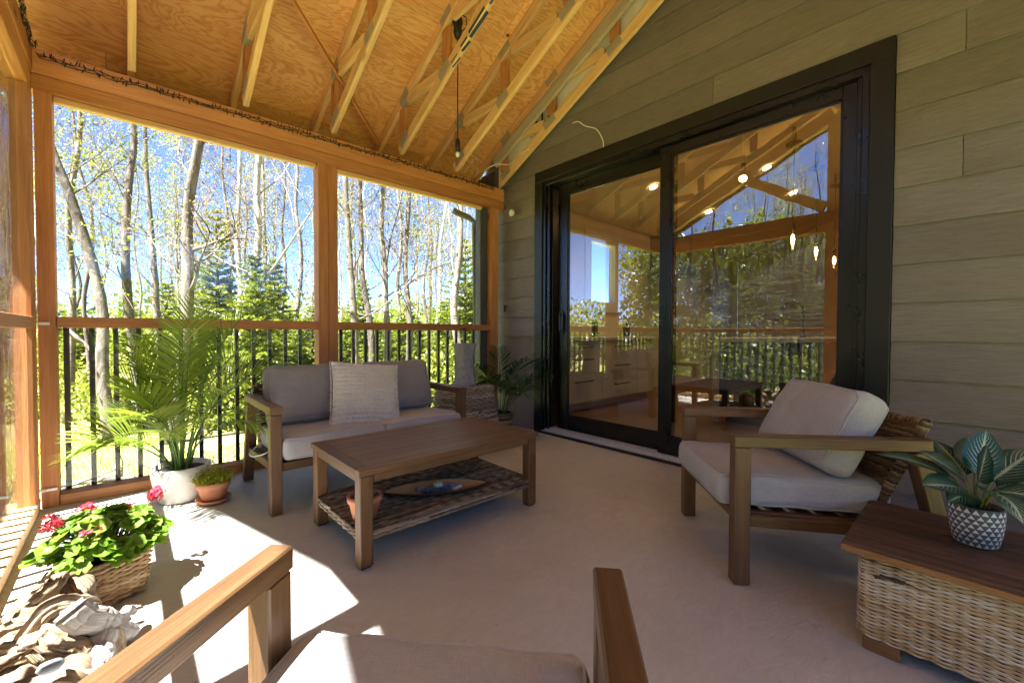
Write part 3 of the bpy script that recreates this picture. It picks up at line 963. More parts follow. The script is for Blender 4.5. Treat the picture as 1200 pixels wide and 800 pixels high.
for side in (1, -1):
    vs = []
    for (x, s_) in ((-1.31, 0), (XW - .012, 0), (XW - .012, 2.88), (-1.31, 2.88)):
        vs.append((x, YR + side * s_, 3.09 + .5 * (2.25 - s_)))
    vs2 = [(p[0], p[1], p[2] + .03) for p in vs]
    mb.add(vs + vs2, [(0, 1, 2, 3), (7, 6, 5, 4), (0, 4, 5, 1), (1, 5, 6, 2), (2, 6, 7, 3), (3, 7, 4, 0)])
mb.b2(-1.31, XW - .012, YR - .12, YR + .12, 3.07 + 1.125 + .03, 3.07 + 1.125 + .075)
mb.build('roofing', M['darkgrey'], roof, RO)
mb = MB()
for side in (1, -1):
    ye = YR + side * 2.88
    zt = 3.07 + .5 * (2.25 - 2.88)
    mb.b2(-1.30, XW - .013, ye, ye + side * .03, zt - .2, zt + .05)
    mb.beam((-1.27, YR + side * .01, 3.07 + 1.125 - .07), (-1.27, YR + side * 2.86, 3.07 + .5 * (2.25 - 2.86) - .07), .03, .13)
mb.b2(XW - .03, XW - .014, YB + .16, YR + 2.875, 2.50, 2.80)
mb.build('fascia', M['darkgrey'], roof, RO)
mb = MB()
for side in (1, -1):
    y0, y1 = sorted((YR + side * 2.40, YR + side * 2.875))
    mb.b2(-1.30, XW - .013, y0, y1, 2.565, 2.577, ch=.001)
mb.build('soffit', M['spf'], roof, RO)

# ---- trusses (parallel chords)
def truss(xc, label, heel_chords=True, marks=None):
    t = thing('roof_truss', label, 'roof truss', (xc, YB, Z_BEAM), 0, 'roof trusses over the porch')
    O = (xc, YB, Z_BEAM)
    w, d = .038, .089
    cs = math.cos(math.atan(.5))
    hv = d / cs                        # vertical depth of a sloped chord
    for side in (1, -1):
        Y = lambda s: YR + side * s
        bz = lambda s: 2.575 + .5 * (2.25 - s) + hv / 2
        tz = lambda s: 3.07 - .002 + .5 * (2.25 - s) - hv / 2
        mb = MB(); mb.beam((xc, Y(2.25), bz(2.25)), (xc, Y(.02), bz(.02)), w, d, tint=rng.uniform(.3, 1)); mb.build('bottom_chord', M['spf'], t, O)
        mb = MB(); mb.beam((xc, Y(2.85), tz(2.85)), (xc, Y(.02), tz(.02)), w, d, tint=rng.uniform(.2, .9)); mb.build('top_chord', M['spf'], t, O)
        vb = lambda s: 2.575 + .5 * (2.25 - s) + hv + .001
        vt = lambda s: 3.068 + .5 * (2.25 - s) - hv - .001
        for s_ in (2.19, 1.50, .80):
            mb = MB(); mb.box((xc, Y(s_), (vb(s_) + vt(s_)) / 2), (w - .002, d, vt(s_) - vb(s_) - .045), tint=rng.random() * .7); mb.build('web', M['cedar'], t, O)
        for a, b in ((2.10, 1.60), (1.41, .90), (.71, .10)):
            mb = MB(); mb.beam((xc, Y(a), vt(a) - .015), (xc, Y(b), vb(b) + .015), w - .003, d * .95); mb.build('web', M['spf'], t, O)
        if side == 1:
            for s_, zf, sg in ((2.15, lambda s: 3.068 + .5 * (2.25 - s) - hv * .8, 1), (1.52, bz, 1), (1.5, tz, 1), (.8, bz, 1), (2.15, bz, 1)):
                mb = MB()
                rot = Matrix.Rotation(-math.atan(.5), 3, 'X')
                mb.box((xc, Y(s_), zf(s_) + .02), (w + .003, .15, .08), rot, ch=.0003)
                mb.build('gusset_plate', M['plate'], t, O)
            if marks:
                mb = MB()
                for s0, s1, ww in marks:
                    mb.beam((xc - .006, Y(s0), 2.575 + .5 * (2.25 - s0) - .0012), (xc + .008, Y(s1), 2.575 + .5 * (2.25 - s1) - .0012), ww, .0016, ch=.0003)
                    mb.beam((xc - .0198, Y(s0), 2.60 + .5 * (2.25 - s0)), (xc - .0198, Y(s1), 2.59 + .5 * (2.25 - s1)), .0012, ww, ch=.0003)
                mb.build('paint_mark', M['bluepaint'], t, O)
    return t
truss(.045, 'pale timber roof truss nearest the left screen wall, above the corner post')
truss(.645, 'pale timber roof truss above the palm, with no brace touching its lower end')
truss(1.25, 'pale timber roof truss crossed near its foot by the thin diagonal brace')
truss(1.845, 'pale timber roof truss streaked with dark blue paint beside the hanging black cord', marks=[(1.42, 1.34, .012), (1.30, 1.22, .02), (1.20, 1.02, .026), (.98, .90, .014), (.86, .83, .03)])
truss(2.435, 'pale timber roof truss between the hanging black cord and the house end truss')
truss(3.03, 'roof truss lying flat against the house wall in front of white wrap')
# extra grey stud on the house-end truss
mb = MB()
mb.beam((2.99, YB + .05, 2.86 - .03), (2.99, YR, 2.86 + 1.125), .038, .10, tint=.5)
solo(mb, 'ledger_board', M['greyspf'], 'weathered grey board running up the roof slope beside the house end truss', 'board', (2.99, YB, 2.8))
# diagonal brace
mb = MB()
mb.beam((.60, 2.87, 3.262), (1.80, 3.855, 2.772), .018, .07, up=(0, .45, .9))
solo(mb, 'diagonal_brace', M['cedar'], 'thin reddish diagonal brace nailed across the trusses under the plywood', 'brace', (1.2, 3.0, 2.9))
# house wrap with print
wrap = thing('house_wrap', 'white house wrap sheet with black print above the end truss', 'house wrap', (XW - .03, YB, 2.6))
WO = (XW - .03, YB, 2.6)
mb = MB()
def wf(u, v):
    y = 3.6 + (1.35 - 3.6) * u
    z = (chord_z(y) + .03) * (1 - v) + (sheath_z(y) - .03) * v
    return (XW - .036 + .006 * fbm((y * 6, z * 9, 2), 1), y, z)
mb.grid(wf, 60, 14)
mb.build('sheet', M['wrap'], wrap, WO)
def text_obj(txt, size, loc, rot, mat, parent, org, name):
    cu = bpy.data.curves.new(name, 'FONT'); cu.body = txt; cu.size = size; cu.extrude = .0006
    tmp = bpy.data.objects.new(name, cu); COL.objects.link(tmp)
    bpy.context.view_layer.update()
    dg = bpy.context.evaluated_depsgraph_get()
    me = bpy.data.meshes.new_from_object(tmp.evaluated_get(dg))
    bpy.data.objects.remove(tmp)
    me.materials.clear(); me.materials.append(mat)
    mt = Matrix.Translation(Vector(loc) - Vector(org)) @ rot.to_4x4()
    me.transform(mt)
    o = bpy.data.objects.new(name, me); COL.objects.link(o)
    if parent: o.parent = parent
    return o
rw = Matrix(((0, 0, -1), (-1, 0, 0), (0, 1, 0)))     # text reads along -Y, faces -X
text_obj('STRUCT', .062, (XW - .052, 3.10, 2.955), rw, M['ink'], wrap, WO, 'printed_text')
mb = MB()
for yy, h in ((2.93, .085), (2.85, .12), (3.01, .025)):
    mb = MB(); mb.b2(XW - .050, XW - .0485, yy - .013, yy + .013, 3.08, 3.08 + h, ch=.0003)
    mb.build('printed_bar', M['ink'], wrap, WO)

# open gable of the left side (seen mirrored in the door glass)
gab = thing('gable_truss', 'open gable frame with king post and struts above the left screen wall', 'gable truss', (XL - .07, YR, Z_BEAM))
GO = (XL - .07, YR, Z_BEAM); xg = XL - .07
ap = Vector((xg, YR, 3.80))
for side in (1, -1):
    mb = MB(); mb.beam((xg, YR + side * 2.45, 2.62), (xg, YR + side * .02, 3.80), .09, .17); mb.build('rafter', M['spf'], gab, GO)
    mb = MB(); mb.beam((xg, YR + side * .10, 2.62), (xg, YR + side * 1.05, 3.22), .085, .13); mb.build('strut', M['spf'], gab, GO)
mb = MB(); mb.b2(xg - .045, xg + .045, YR - .075, YR + .075, 2.562, 3.72); mb.build('king_post', M['spf'], gab, GO)

# hanging cord
hc = thing('hanging_cord', 'black cord hanging from a dark ceiling hook with a bare socket', 'cord', (1.9, 2.72, 2.37))
HC = (1.9, 2.72, 2.37)
mb = MB(); mb.tube([(1.9, 2.72, 3.40), (1.902, 2.722, 3.1), (1.899, 2.719, 2.8), (1.9, 2.72, 2.47)], .0042, 6)
mb.tube([(1.905, 2.70, 3.42), (1.95, 2.68, 3.40), (1.955, 2.68, 3.33), (1.92, 2.70, 3.29), (1.902, 2.72, 3.32)], .004, 6); mb.build('cord', M['blackcable'], hc, HC)
mb = MB(); mb.lathe([(.0, .0), (.02, .005), (.034, .05), (.03, .09), (.04, .12), (.026, .19), (.03, .23), (.0, .24)], (1.9, 2.72, 3.235), 14); mb.build('hook_block', M['blackcable'], hc, HC)
mb = MB(); mb.lathe([(.0, .10), (.014, .10), (.02, .06), (.02, .0), (.0, 0)], (1.9, 2.72, 2.38), 12); mb.build('socket', M['blackcable'], hc, HC)
mb = MB(); mb.lathe([(.0, -.035), (.012, -.03), (.016, -.01), (.012, .005), (0, .005)], (1.9, 2.72, 2.378), 12); mb.build('bulb', M['white'], hc, HC)
# wires at the corner
mb = MB()
def wire(pts, r, sub=6):
    P = [Vector(p) for p in pts]; out = []
    for i in range(len(P) - 1):
        p0, p1, p2, p3 = P[max(i - 1, 0)], P[i], P[i + 1], P[min(i + 2, len(P) - 1)]
        for k in range(sub):
            t = k / sub
            out.append(.5 * ((2 * p1) + (p2 - p0) * t + (2 * p0 - 5 * p1 + 4 * p2 - p3) * t * t + (3 * p1 - p0 - 3 * p2 + p3) * t ** 3))
    out.append(P[-1]); return out, r
mb.tube(*wire([(2.72, 3.50, 2.57), (2.74, 3.42, 2.66), (2.80, 3.32, 2.70), (2.93, 3.26, 2.72), (2.97, 3.2, 2.80), (2.985, 3.05, 2.82)], .004), n=6)
mb.tube(*wire([(2.50, 3.47, 2.575), (2.56, 3.44, 2.68), (2.62, 3.42, 2.74), (2.66, 3.46, 2.63), (2.64, 3.5, 2.575)], .002), n=5)
mb.tube(*wire([(2.44, 3.42, 2.60), (2.50, 3.40, 2.72), (2.58, 3.45, 2.78), (2.62, 3.5, 2.60)], .002), n=5)
solo(mb, 'loose_wire', M['cable'], 'loose white wires tangled on the beam end in the right roof corner', 'wire', (2.72, 3.5, 2.57))
mb = MB()
mb.tube(*wire([(XW - .03, 2.56, 2.93), (XW - .06, 2.47, 2.90), (XW - .05, 2.40, 2.84), (XW - .045, 2.28, 2.77), (XW - .035, 2.22, 2.66), (XW - .034, 2.215, 2.60)], .0045), n=6)
solo(mb, 'loose_wire', M['cable'], 'short white cable hanging from the siding onto the black door casing', 'wire', (XW - .03, 2.4, 2.6))
# string light garlands
def garland(p0, p1, n, label, nrm):
    mb = MB(); p0, p1, nrm = Vector(p0), Vector(p1), Vector(nrm)
    d = (p1 - p0); L = d.length; d.normalize()
    for q in range(3):
        pts = []
        for i in range(n * 3 + 1):
            t = i / (n * 3)
            pts.append(p0 + d * (L * t) + Vector((0, 0, 1)) * (.010 * math.sin(t * L * 23 + q * 2.1) + .008 * fbm((t * L * 9, q * 7, 1), 1)) + nrm * (.010 + .008 * math.sin(t * L * 29 + q)))
        mb.tube(pts, .0022, 5)
    for i in range(n):
        p = p0 + d * (L * (i + rng.random() * .8) / n) + nrm * .012
        for k in range(2):
            q = p + Vector((rng.uniform(-.01, .01), rng.uniform(-.012, .012), 0)) + d * rng.uniform(-.02, .02)
            e = q + Vector((0, 0, rng.choice((-1, 1)) * rng.uniform(.015, .032))) + d * rng.uniform(-.012, .012) + nrm * rng.uniform(0, .012)
            mb.tube([q, q.lerp(e, .55), e], [.0018, .0034, .0012], 5)
    solo(mb, 'light_string', M['blackcable'], label, 'string lights', p0)
garland((-.34, YB, 2.515), (2.93, YB, 2.535), 120, 'dark unlit string lights stapled along the back header beam', (0, -1, 0))
garland((XL, 2.2, 2.55), (XL, 3.5, 2.545), 22, 'dark unlit string lights along the left header beam', (1, 0, 0))

# wall fittings
ol = thing('wall_outlet', 'black framed wall outlet with white insert low on the siding', 'outlet', (XW - .012, 3.30, .40))
OO = (XW - .012, 3.30, .40)
mb = MB(); mb.b2(XW - .022, XW - .005, 3.262, 3.345, .335, .46, ch=.004); mb.build('cover', M['blackcable'], ol, OO)
mb = MB(); mb.b2(XW - .026, XW - .021, 3.285, 3.318, .355, .44, ch=.002); mb.build('insert', M['white'], ol, OO)
cm = thing('security_light', 'small black and white fitting high on the siding left of the door', 'wall fitting', (XW - .01, 3.34, 2.24))
CO = (XW - .01, 3.34, 2.24)
mb = MB(); mb.tube([(XW - .008, 3.40, 2.262), (XW - .05, 3.37, 2.262)], [.022, .014], 10); mb.build('bracket', M['blackcable'], cm, CO)
mb = MB(); mb.tube([(XW - .05, 3.375, 2.262), (XW - .07, 3.35, 2.255), (XW - .13, 3.28, 2.245)], [.016, .03, .028], 12); mb.build('body', M['white'], cm, CO)
mb = MB(); mb.b2(XW - .03, XW - .006, 3.505, 3.525, 1.225, 1.30, ch=.004)
solo(mb, 'door_chime', M['blackcable'], 'tiny black plate on the siding just right of the corner post', 'wall plate', (XW - .01, 3.515, 1.225))

# ================================================================== INTERIOR (seen through the door glass)
def cab_face(mb, x0, x1, z0, z1, y): mb.b2(x0 + .004, x1 - .004, y - .02, y - .001, z0 + .004, z1 - .004, ch=.002)
cab = thing('drawer_cabinet', 'white kitchen drawer cabinets with long black handles under the window indoors', 'cabinet', (4.4, 3.2, .056))
CO = (4.4, 3.2, .056)
mb = MB(); mb.b2(3.45, 5.65, 3.20, RY1 - .005, .16, .91); mb.b2(3.45, 5.65, 3.27, RY1 - .005, .056, .16); mb.build('carcass', M['cabinet'], cab, CO)
mb = MB(); mb.b2(3.40, 5.70, 3.15, RY1 - .006, .911, .95); mb.build('countertop', M['counter'], cab, CO)
for (x0, x1, zs) in ((3.46, 3.62, (.165, .90)), (3.62, 4.42, (.165, .50, .76, .905)), (4.42, 5.22, (.165, .42, .66, .905)), (5.22, 5.64, (.165, .905))):
    for a, b in zip(zs[:-1], zs[1:]):
        mb = MB(); cab_face(mb, x0, x1, a, b, 3.20); d = mb.build('drawer', M['cabinet'], cab, CO)
        if x1 - x0 > .5:
            xm = (x0 + x1) / 2
            mb = MB(); mb.b2(xm - .17, xm + .17, 3.135, 3.148, b - .085, b - .07); mb.b2(xm - .14, xm - .125, 3.147, 3.181, b - .083, b - .072); mb.b2(xm + .125, xm + .14, 3.147, 3.181, b - .083, b - .072)
            mb.build('handle', M['black'], d, CO)
def bottle(x, y, h, r, label):
    mb = MB(); mb.lathe([(0, 0), (r, 0), (r, h * .6), (r * .9, h * .68), (r * .38, h * .78), (r * .34, h), (0, h)], (x, y, .951), 16)
    solo(mb, 'bottle', M['bottle'], label, 'bottle', (x, y, .951), 'bottles on the kitchen counter')
bottle(3.98, 3.42, .17, .045, 'short dark bottle nearest the door on the kitchen counter indoors')
bottle(4.75, 3.55, .30, .042, 'tall dark bottle in the middle of the kitchen counter indoors')
bottle(5.45, 3.5, .20, .055, 'dark jar at the far end of the kitchen counter indoors')
hd = thing('range_hood', 'dark bronze range hood box high on the indoor wall', 'range hood', (6.9, 3.6, 2.05))
mb = MB(); mb.b2(6.6, 7.2, 3.35, RY1 - .005, 2.05, 2.62); mb.build('duct', M['hood'], hd, (6.9, 3.6, 2.05))
mb = MB(); mb.b2(6.5, 7.3, 3.25, RY1 - .006, 1.95, 2.049); mb.build('canopy', M['hood'], hd, (6.9, 3.6, 2.05))
isl = thing('kitchen_island', 'long dark kitchen island with thin white countertop indoors', 'island', (6.3, 1.45, .056))
IO = (6.3, 1.45, .056)
mb = MB(); mb.b2(4.68, 8.1, 1.02, 1.88, .12, .915); mb.b2(4.74, 8.0, 1.08, 1.82, .056, .12); mb.build('body', M['island'], isl, IO)
mb = MB(); mb.b2(4.62, 8.16, .97, 1.93, .916, .955); mb.build('countertop', M['counter'], isl, IO)
mb = MB(); mb.b2(4.655, 4.679, 1.86, 1.925, .056, .915); mb.build('end_panel', M['cabinet'], isl, IO)
fau = thing('faucet', 'black gooseneck faucet on the kitchen island indoors', 'faucet', (5.95, 1.42, .955))
mb = MB(); mb.lathe([(0, 0), (.028, 0), (.028, .012), (.018, .02), (.017, .08), (0, .08)], (5.95, 1.42, .956), 14); mb.build('base', M['black'], fau, (5.95, 1.42, .955))
mb = MB()
pts = [(5.95, 1.42, 1.02), (5.95, 1.42, 1.28)] + [(5.95 - .0, 1.42 + .11 - .11 * math.cos(a), 1.28 + .11 * math.sin(a)) for a in [PI * k / 10 for k in range(1, 11)]] + [(5.95, 1.64, 1.20)]
mb.tube(pts, [.013] * (len(pts) - 1) + [.016], 10); mb.build('spout', M['black'], fau, (5.95, 1.42, .955))
def ceil_z(x, y): return RIDGE[1] - (RIDGE[1] - 2.62) * (y - RIDGE[0]) / (RY1 + .1 - RIDGE[0]) if y > RIDGE[0] else RIDGE[1] - (RIDGE[1] - 2.05) * (RIDGE[0] - y) / (RIDGE[0] - RY0 + .1)
def light(loc, e, parent, org, r=.04, spot=False, col=(1, .72, .38)):
    ld = bpy.data.lights.new('lamp', 'SPOT' if spot else 'POINT'); ld.energy = e; ld.color = col; ld.shadow_soft_size = r
    if spot: ld.spot_size = R(125); ld.spot_blend = .6
    o = bpy.data.objects.new('lamp', ld); COL.objects.link(o); o.parent = parent
    o.location = Vector(loc) - Vector(org)
def pendant(x, y, zb, label, globe=False):
    zt = ceil_z(x, y) if globe else 3.19
    t = thing('pendant_lamp', label, 'pendant lamp', (x, y, zb), 0, None if globe else 'pendant lamps over the kitchen island')
    O = (x, y, zb)
    if not globe:
        mb = MB(); mb.lathe([(0, .0), (.085, .0), (.085, .028), (0, .03)], (x, y, zt), 28); mb.build('canopy', M['black'], t, O)
        mb = MB(); mb.tube([(x, y, zt + .02), (x, y, ceil_z(x, y) + .02)], .02, 8); mb.build('stem', M['black'], t, O)
    mb = MB(); mb.tube([(x, y, zt), (x, y, zb + .14)], .005 if not globe else .003, 6); mb.build('cord', M['blackcable'] if not globe else M['cable'], t, O)
    mb = MB(); mb.lathe([(0, .15), (.02, .15), (.024, .12), (.022, .08), (0, .08)], (x, y, zb), 14); mb.build('socket', M['black'], t, O)
    r = .085 if globe else .045
    mb = MB()
    if globe: mb.lathe([(.02, .085)] + [(r * math.sin(a), r * math.cos(a)) for a in [.3 + (PI - .3) * k / 12 for k in range(13)]], (x, y, zb), 24)
    else: mb.lathe([(.018, .08), (.03, .03), (r, -.04), (r * .9, -.11), (.02, -.15), (0, -.152)], (x, y, zb), 20)
    mb.build('glass_bulb', M['bulbglass'], t, O)
    mb = MB(); mb.lathe([(0, .04), (.013, .03), (.02, -.02), (.013, -.07), (0, -.08)] if not globe else [(0, .035), (.03, .02), (.036, 0), (.03, -.02), (0, -.035)], (x, y, zb), 14); mb.build('filament', M['fil'], t, O)
pendant(5.80, 1.50, 2.12, 'lit pendant bulb over the island, nearest of the three dark canopies')
pendant(6.85, 1.50, 2.12, 'lit pendant bulb over the island, middle one of the three')
pendant(7.90, 1.50, 2.12, 'lit pendant bulb over the island, farthest and lowest looking of the three')
pendant(4.6, 1.63, 2.55, 'round clear glass globe lamp glowing just inside the door', True)
def downlight(px, py, label):
    # a point on the indoor ceiling found once from the photo
    t = thing('downlight', label, 'downlight', (px, py, ceil_z(px, py) - .012), 0, 'recessed ceiling lights indoors')
    O = (px, py, ceil_z(px, py) - .012)
    n = Vector((0, (RIDGE[1] - 2.62) / (RY1 + .1 - RIDGE[0]) if py > RIDGE[0] else -(RIDGE[1] - 2.05) / (RIDGE[0] - RY0 + .1), 1)).normalized()
    q = Vector((0, 0, 1)).rotation_difference(n).to_matrix()
    def disc(r0, r1, z):
        m_ = MB(); vs = []
        for k in range(24):
            a = 2 * PI * k / 24
            for r_ in (r0, r1): vs.append(Vector(O) + q @ Vector((r_ * math.cos(a), r_ * math.sin(a), z)))
        fs = [(2 * k, 2 * k + 1, (2 * k + 3) % 48, (2 * k + 2) % 48) for k in range(24)]
        m_.add(vs, fs); return m_
    disc(.055, .085, -.004).build('trim_ring', M['white'], t, O)
    disc(.002, .0545, -.003).build('lens', M['down'], t, O)
    light((px, py, O[2] - .02), 1.0, t, O, .004, True)
DOWN = [(5.2, 2.95, 'lit recessed light seen high in the left door panel'), (5.05, 2.05, 'lit recessed light left of the glowing globe'), (6.5, 2.0, 'lit recessed light below the glowing globe'),
        (7.9, 2.05, 'lit recessed light farthest from the door, beside the pendants'), (4.4, 2.4, 'lit recessed light beside the meeting stiles of the door'), (6.9, 2.95, 'lit recessed light above the range hood')]
for a in DOWN: downlight(*a)

# ================================================================== FURNITURE
def lounge(name, label, cat, loc, rz, W, D=.75, seats=1, fab='fabric', wm='acacia', seat_fab=None, cw=.0, group=None, arm_z=.595, lean=27, back=True, wickcol='wick_dark', aw=.062, cyo=.25, bhh=.46, bch=.40, zfront=None, light_arms=None):
    """local frame: x across, front at y=0 and the back towards +y"""
    t = thing(name, label, cat, loc, rz, group)
    w = M[wm]
    at = .045
    hw = W / 2
    for sx in (-1, 1):
        xa = sx * (hw - aw / 2)
        wl = M[light_arms] if (light_arms and sx == -1) else w
        mb = MB(); mb.box((xa, D / 2 - .0, arm_z - at / 2), (aw, D, at), ch=.004); mb.build('armrest', wl, t)
        mb = MB(); mb.box((xa, .035, (arm_z - at) / 2), (aw - .004, .062, arm_z - at - .001), ch=.004); mb.build('leg', wl, t)
        mb = MB(); mb.beam((xa, D - .055, arm_z - at - .002), (xa, D + .09, .012), .058, aw - .005, up=(1, 0, 0), ch=.004); mb.build('leg', w, t)
        mb = MB(); mb.b2(xa - .026, xa + .026, .015, .055, -.0, .006); mb.build('foot_pad', M['blackcable'], t)
    mb = MB()
    zf = .275
    mb.b2(-hw + aw, hw - aw, .03, .075, zf - .045, zf, ch=.003)
    for sx in (-1, 1):
        x0, x1 = sorted((sx * (hw - aw - .001), sx * (hw - aw - .036)))
        mb.beam(((x0 + x1) / 2, .076, zf - .023), ((x0 + x1) / 2, D + .0, zf - .053), .035, .045)
        x0, x1 = sorted((sx * (hw - aw), sx * (hw - .004)))
        mb.beam(((x0 + x1) / 2, .067, zf - .023), ((x0 + x1) / 2, D + .0, zf - .053), .030, .045)
    for k in range(6):
        yy = .12 + k * .105
        mb.b2(-hw + aw + .037, hw - aw - .037, yy, yy + .06, zf - .045 - yy * .04, zf - .025 - yy * .04)
    mb.build('seat_frame', w, t)
    ln = R(lean)
    bh = bhh
    bc = bch
    bw = W - 2 * aw - .01
    cy, cz = D - cyo, .27
    bd = Vector((0, math.sin(ln), math.cos(ln)))
    bn = Vector((0, -math.cos(ln), math.sin(ln)))
    if back:
        bk = MB()
        o = Vector((0, cy + .05, cz))
        def bf(u, v):
            x = -bw / 2 + u
            cv = -.03 * (1 - (2 * u / bw - 1) ** 2)
            return o + Vector((x, 0, 0)) + bd * v + bn * cv, bn
        weave(bk, bf, bw, bh, .011, .03, .0035)
        b2_ = MB()
        o = o - bn * .022
        weave(bk, bf, bw, bh, .011, .03, .0035)
        o = Vector((0, cy + .05, cz))
        br = bk.build('backrest', M[wickcol], t)
        mb = MB()
        for sx in (-1, 1):
            pts = [o + Vector((sx * bw / 2, 0, 0)) + bd * (bh * k / 6) - bn * .011 for k in range(7)]
            mb.tube(pts, .016, 8)
        pts = [o + Vector((-bw / 2 + bw * k / 10, 0, 0)) + bd * bh + bn * (-.03 * (1 - (2 * k / 10 - 1) ** 2) - .011) for k in range(11)]
        mb.tube(pts, .017, 8)
        # coarse wrap turns along the rim
        for k in range(74):
            f_ = k / 73
            c0 = o + Vector((-bw / 2 + bw * f_, 0, 0)) + bd * bh + bn * (-.03 * (1 - (2 * f_ - 1) ** 2) - .011)
            mb.tube([c0 + bd * .017 * math.cos(a) + bn * .017 * math.sin(a) + Vector((a * .0008, 0, 0)) for a in [2 * PI * q / 8 for q in range(9)]], .0045, 5, tint=rng.random())
        for sx in (-1, 1):
            for k in range(56):
                c0 = o + Vector((sx * bw / 2, 0, 0)) + bd * (bh * k / 55) - bn * .011
                mb.tube([c0 + Vector((.016 * math.cos(a), 0, 0)) + bn * .016 * math.sin(a) + bd * a * .0008 for a in [2 * PI * q / 8 for q in range(9)]], .0045, 5, tint=rng.random())
        mb.build('rim', M[wickcol], br)
    sw = (W - 2 * aw - .006) / seats
    for k in range(seats):
        xc = -hw + aw + .003 + sw * (k + .5)
        rot = Matrix.Translation((xc, .315 - .015, .348)) @ Matrix.Rotation(R(-2.2), 4, 'X')
        mb = MB(); cushion(mb, (sw - .004, .66, .125), .03, .016, 3.7 * k + loc[0] * 9, .004, xf=rot, sag=.010)
        mb.build('seat_cushion', M[seat_fab or fab], t)
        c = Vector((xc, cy - .005, .405)) + bd * (bc / 2 - .01) + bn * .07
        x_ = Vector((1, 0, 0)); y_ = bd; z_ = bn
        xf = Matrix((x_, y_, z_)).transposed().to_4x4(); xf.translation = c
        mb = MB(); cushion(mb, (sw - .02, bc, .135), .045, .03, 11.3 * k + 5 + loc[1] * 7, .009, xf=xf)
        mb.build('back_cushion', M[fab], t)
    return t

# loveseat, facing -Y
lounge('loveseat', 'two seat wooden loveseat with grey cushions in front of the back screen', 'sofa', (1.215, 2.55, 0), 0, 1.30, .66, 2, 'fabric_sofa', 'acacia', 'fabric', lean=20, cyo=.20, wickcol='wick_grey', bch=.37, bhh=.40)
# armchair by the door
def face_rz(dx, dy): return math.atan2(dy, dx) + PI / 2    # local -y points along (dx, dy)
A = Vector((1.79, .66, 0)); Bv = Vector((2.27, 1.10, 0))
dirx = (Bv - A).normalized()
fx, fy = -dirx.y, dirx.x
lounge('lounge_chair', 'wooden lounge chair with grey cushions beside the sliding door', 'armchair', ((A + Bv) / 2 + Vector((-.0, .0, 0)), )[0], face_rz(fx, fy), .70, .74, 1, 'fabric', 'acacia', 'fabric', lean=27, bhh=.43, bch=.36, group='wooden lounge chairs')
# near armchair, seen from over its own back
A = Vector((.205, .905, 0)); Bv = Vector((.625, .415, 0))
dirx = (Bv - A).normalized()
fx, fy = -dirx.y, dirx.x
lounge('lounge_chair', 'nearest wooden lounge chair, cut off by the bottom of the picture', 'armchair', (A + Bv) / 2, face_rz(fx, fy), .66, .72, 1, 'fabric_lt', 'acacia', 'fabric_lt', lean=30, group='wooden lounge chairs', aw=.05, cyo=.08, bhh=.36, bch=.30)

# cream knit pillow on the loveseat
pil = MB()
def knit(u, v, s):
    x, y = u * 2 - 1, v * 2 - 1
    a = .225
    k = (1 - abs(x) ** 2.6) * (1 - abs(y) ** 2.6)
    px = x * a * (1 - .05 * (1 - y * y)); py = y * a * (1 - .05 * (1 - x * x))
    row = v * 15
    bmp = .015 * abs(math.sin(row * PI)) * (.5 + .5 * abs(math.sin(u * 44 + (1 if int(row) % 2 else -1) * (row % 1) * 3.1)))
    bmp += .006 * fbm((u * 22, v * 22, s), 1)
    return Vector((px, py, s * (.012 + .075 * max(0, k) ** .55 + bmp)))
xf = Matrix.Translation((1.20, 2.80, .575)) @ Matrix.Rotation(R(-7), 4, 'Z') @ Matrix.Rotation(R(64), 4, 'X') @ Matrix.Rotation(R(-6), 4, 'Z')
for s_ in (1, -1): pil.grid(lambda u, v: xf @ knit(u, v, s_), 120, 120, flip=s_ < 0)
for k in range(420):
    e = k / 420 * 4; sd = int(e); f_ = e - sd
    u, v = ((f_, 0), (1, f_), (1 - f_, 1), (0, 1 - f_))[sd]
    p = knit(u, v, 1); p.z = 0
    q = p + Vector((p.x, p.y, 0)).normalized() * rng.uniform(.004, .014) + Vector((0, 0, rng.uniform(-.008, .008)))
    pil.tube([xf @ p, xf @ q], [.005, .003], 5)
solo(pil, 'throw_pillow', M['knit'], 'cream chunky knit throw pillow leaning on the loveseat back cushions', 'pillow', (1.2, 2.8, .43))

# coffee table
ct = thing('coffee_table', 'wooden coffee table with woven lower shelf in front of the loveseat', 'coffee table', (1.235, 2.02, 0))
TO = (1.235, 2.02, 0)
tx0, tx1, ty0, ty1, tz = .705, 1.765, 1.715, 2.335, .425
mb = MB()
nb = 6
for k in range(nb):
    y0 = ty0 + .05 + (ty1 - ty0 - .10) * k / nb; y1 = ty0 + .05 + (ty1 - ty0 - .10) * (k + 1) / nb
    mb.b2(tx0 + .052, tx1 - .052, y0 + .0004, y1 - .0004, tz - .024, tz - .0004, ch=.0012)
for a in ((tx0, tx1, ty0, ty0 + .05), (tx0, tx1, ty1 - .05, ty1)): mb.b2(*a, tz - .028, tz, ch=.003)
for a in ((tx0, tx0 + .052, ty0 + .0502, ty1 - .0502), (tx1 - .052, tx1, ty0 + .0502, ty1 - .0502)): mb.b2(*a, tz - .028, tz, ch=.003)
mb.build('tabletop', M['acacia'], ct, TO)
mb = MB()
for a in ((tx0 + .07, tx1 - .07, ty0 + .012, ty0 + .034), (tx0 + .07, tx1 - .07, ty1 - .034, ty1 - .012), (tx0 + .012, tx0 + .034, ty0 + .07, ty1 - .07), (tx1 - .034, tx1 - .012, ty0 + .07, ty1 - .07)):
    mb.b2(*a, tz - .062, tz - .0285, ch=.002)
mb.build('apron', M['acacia'], ct, TO)
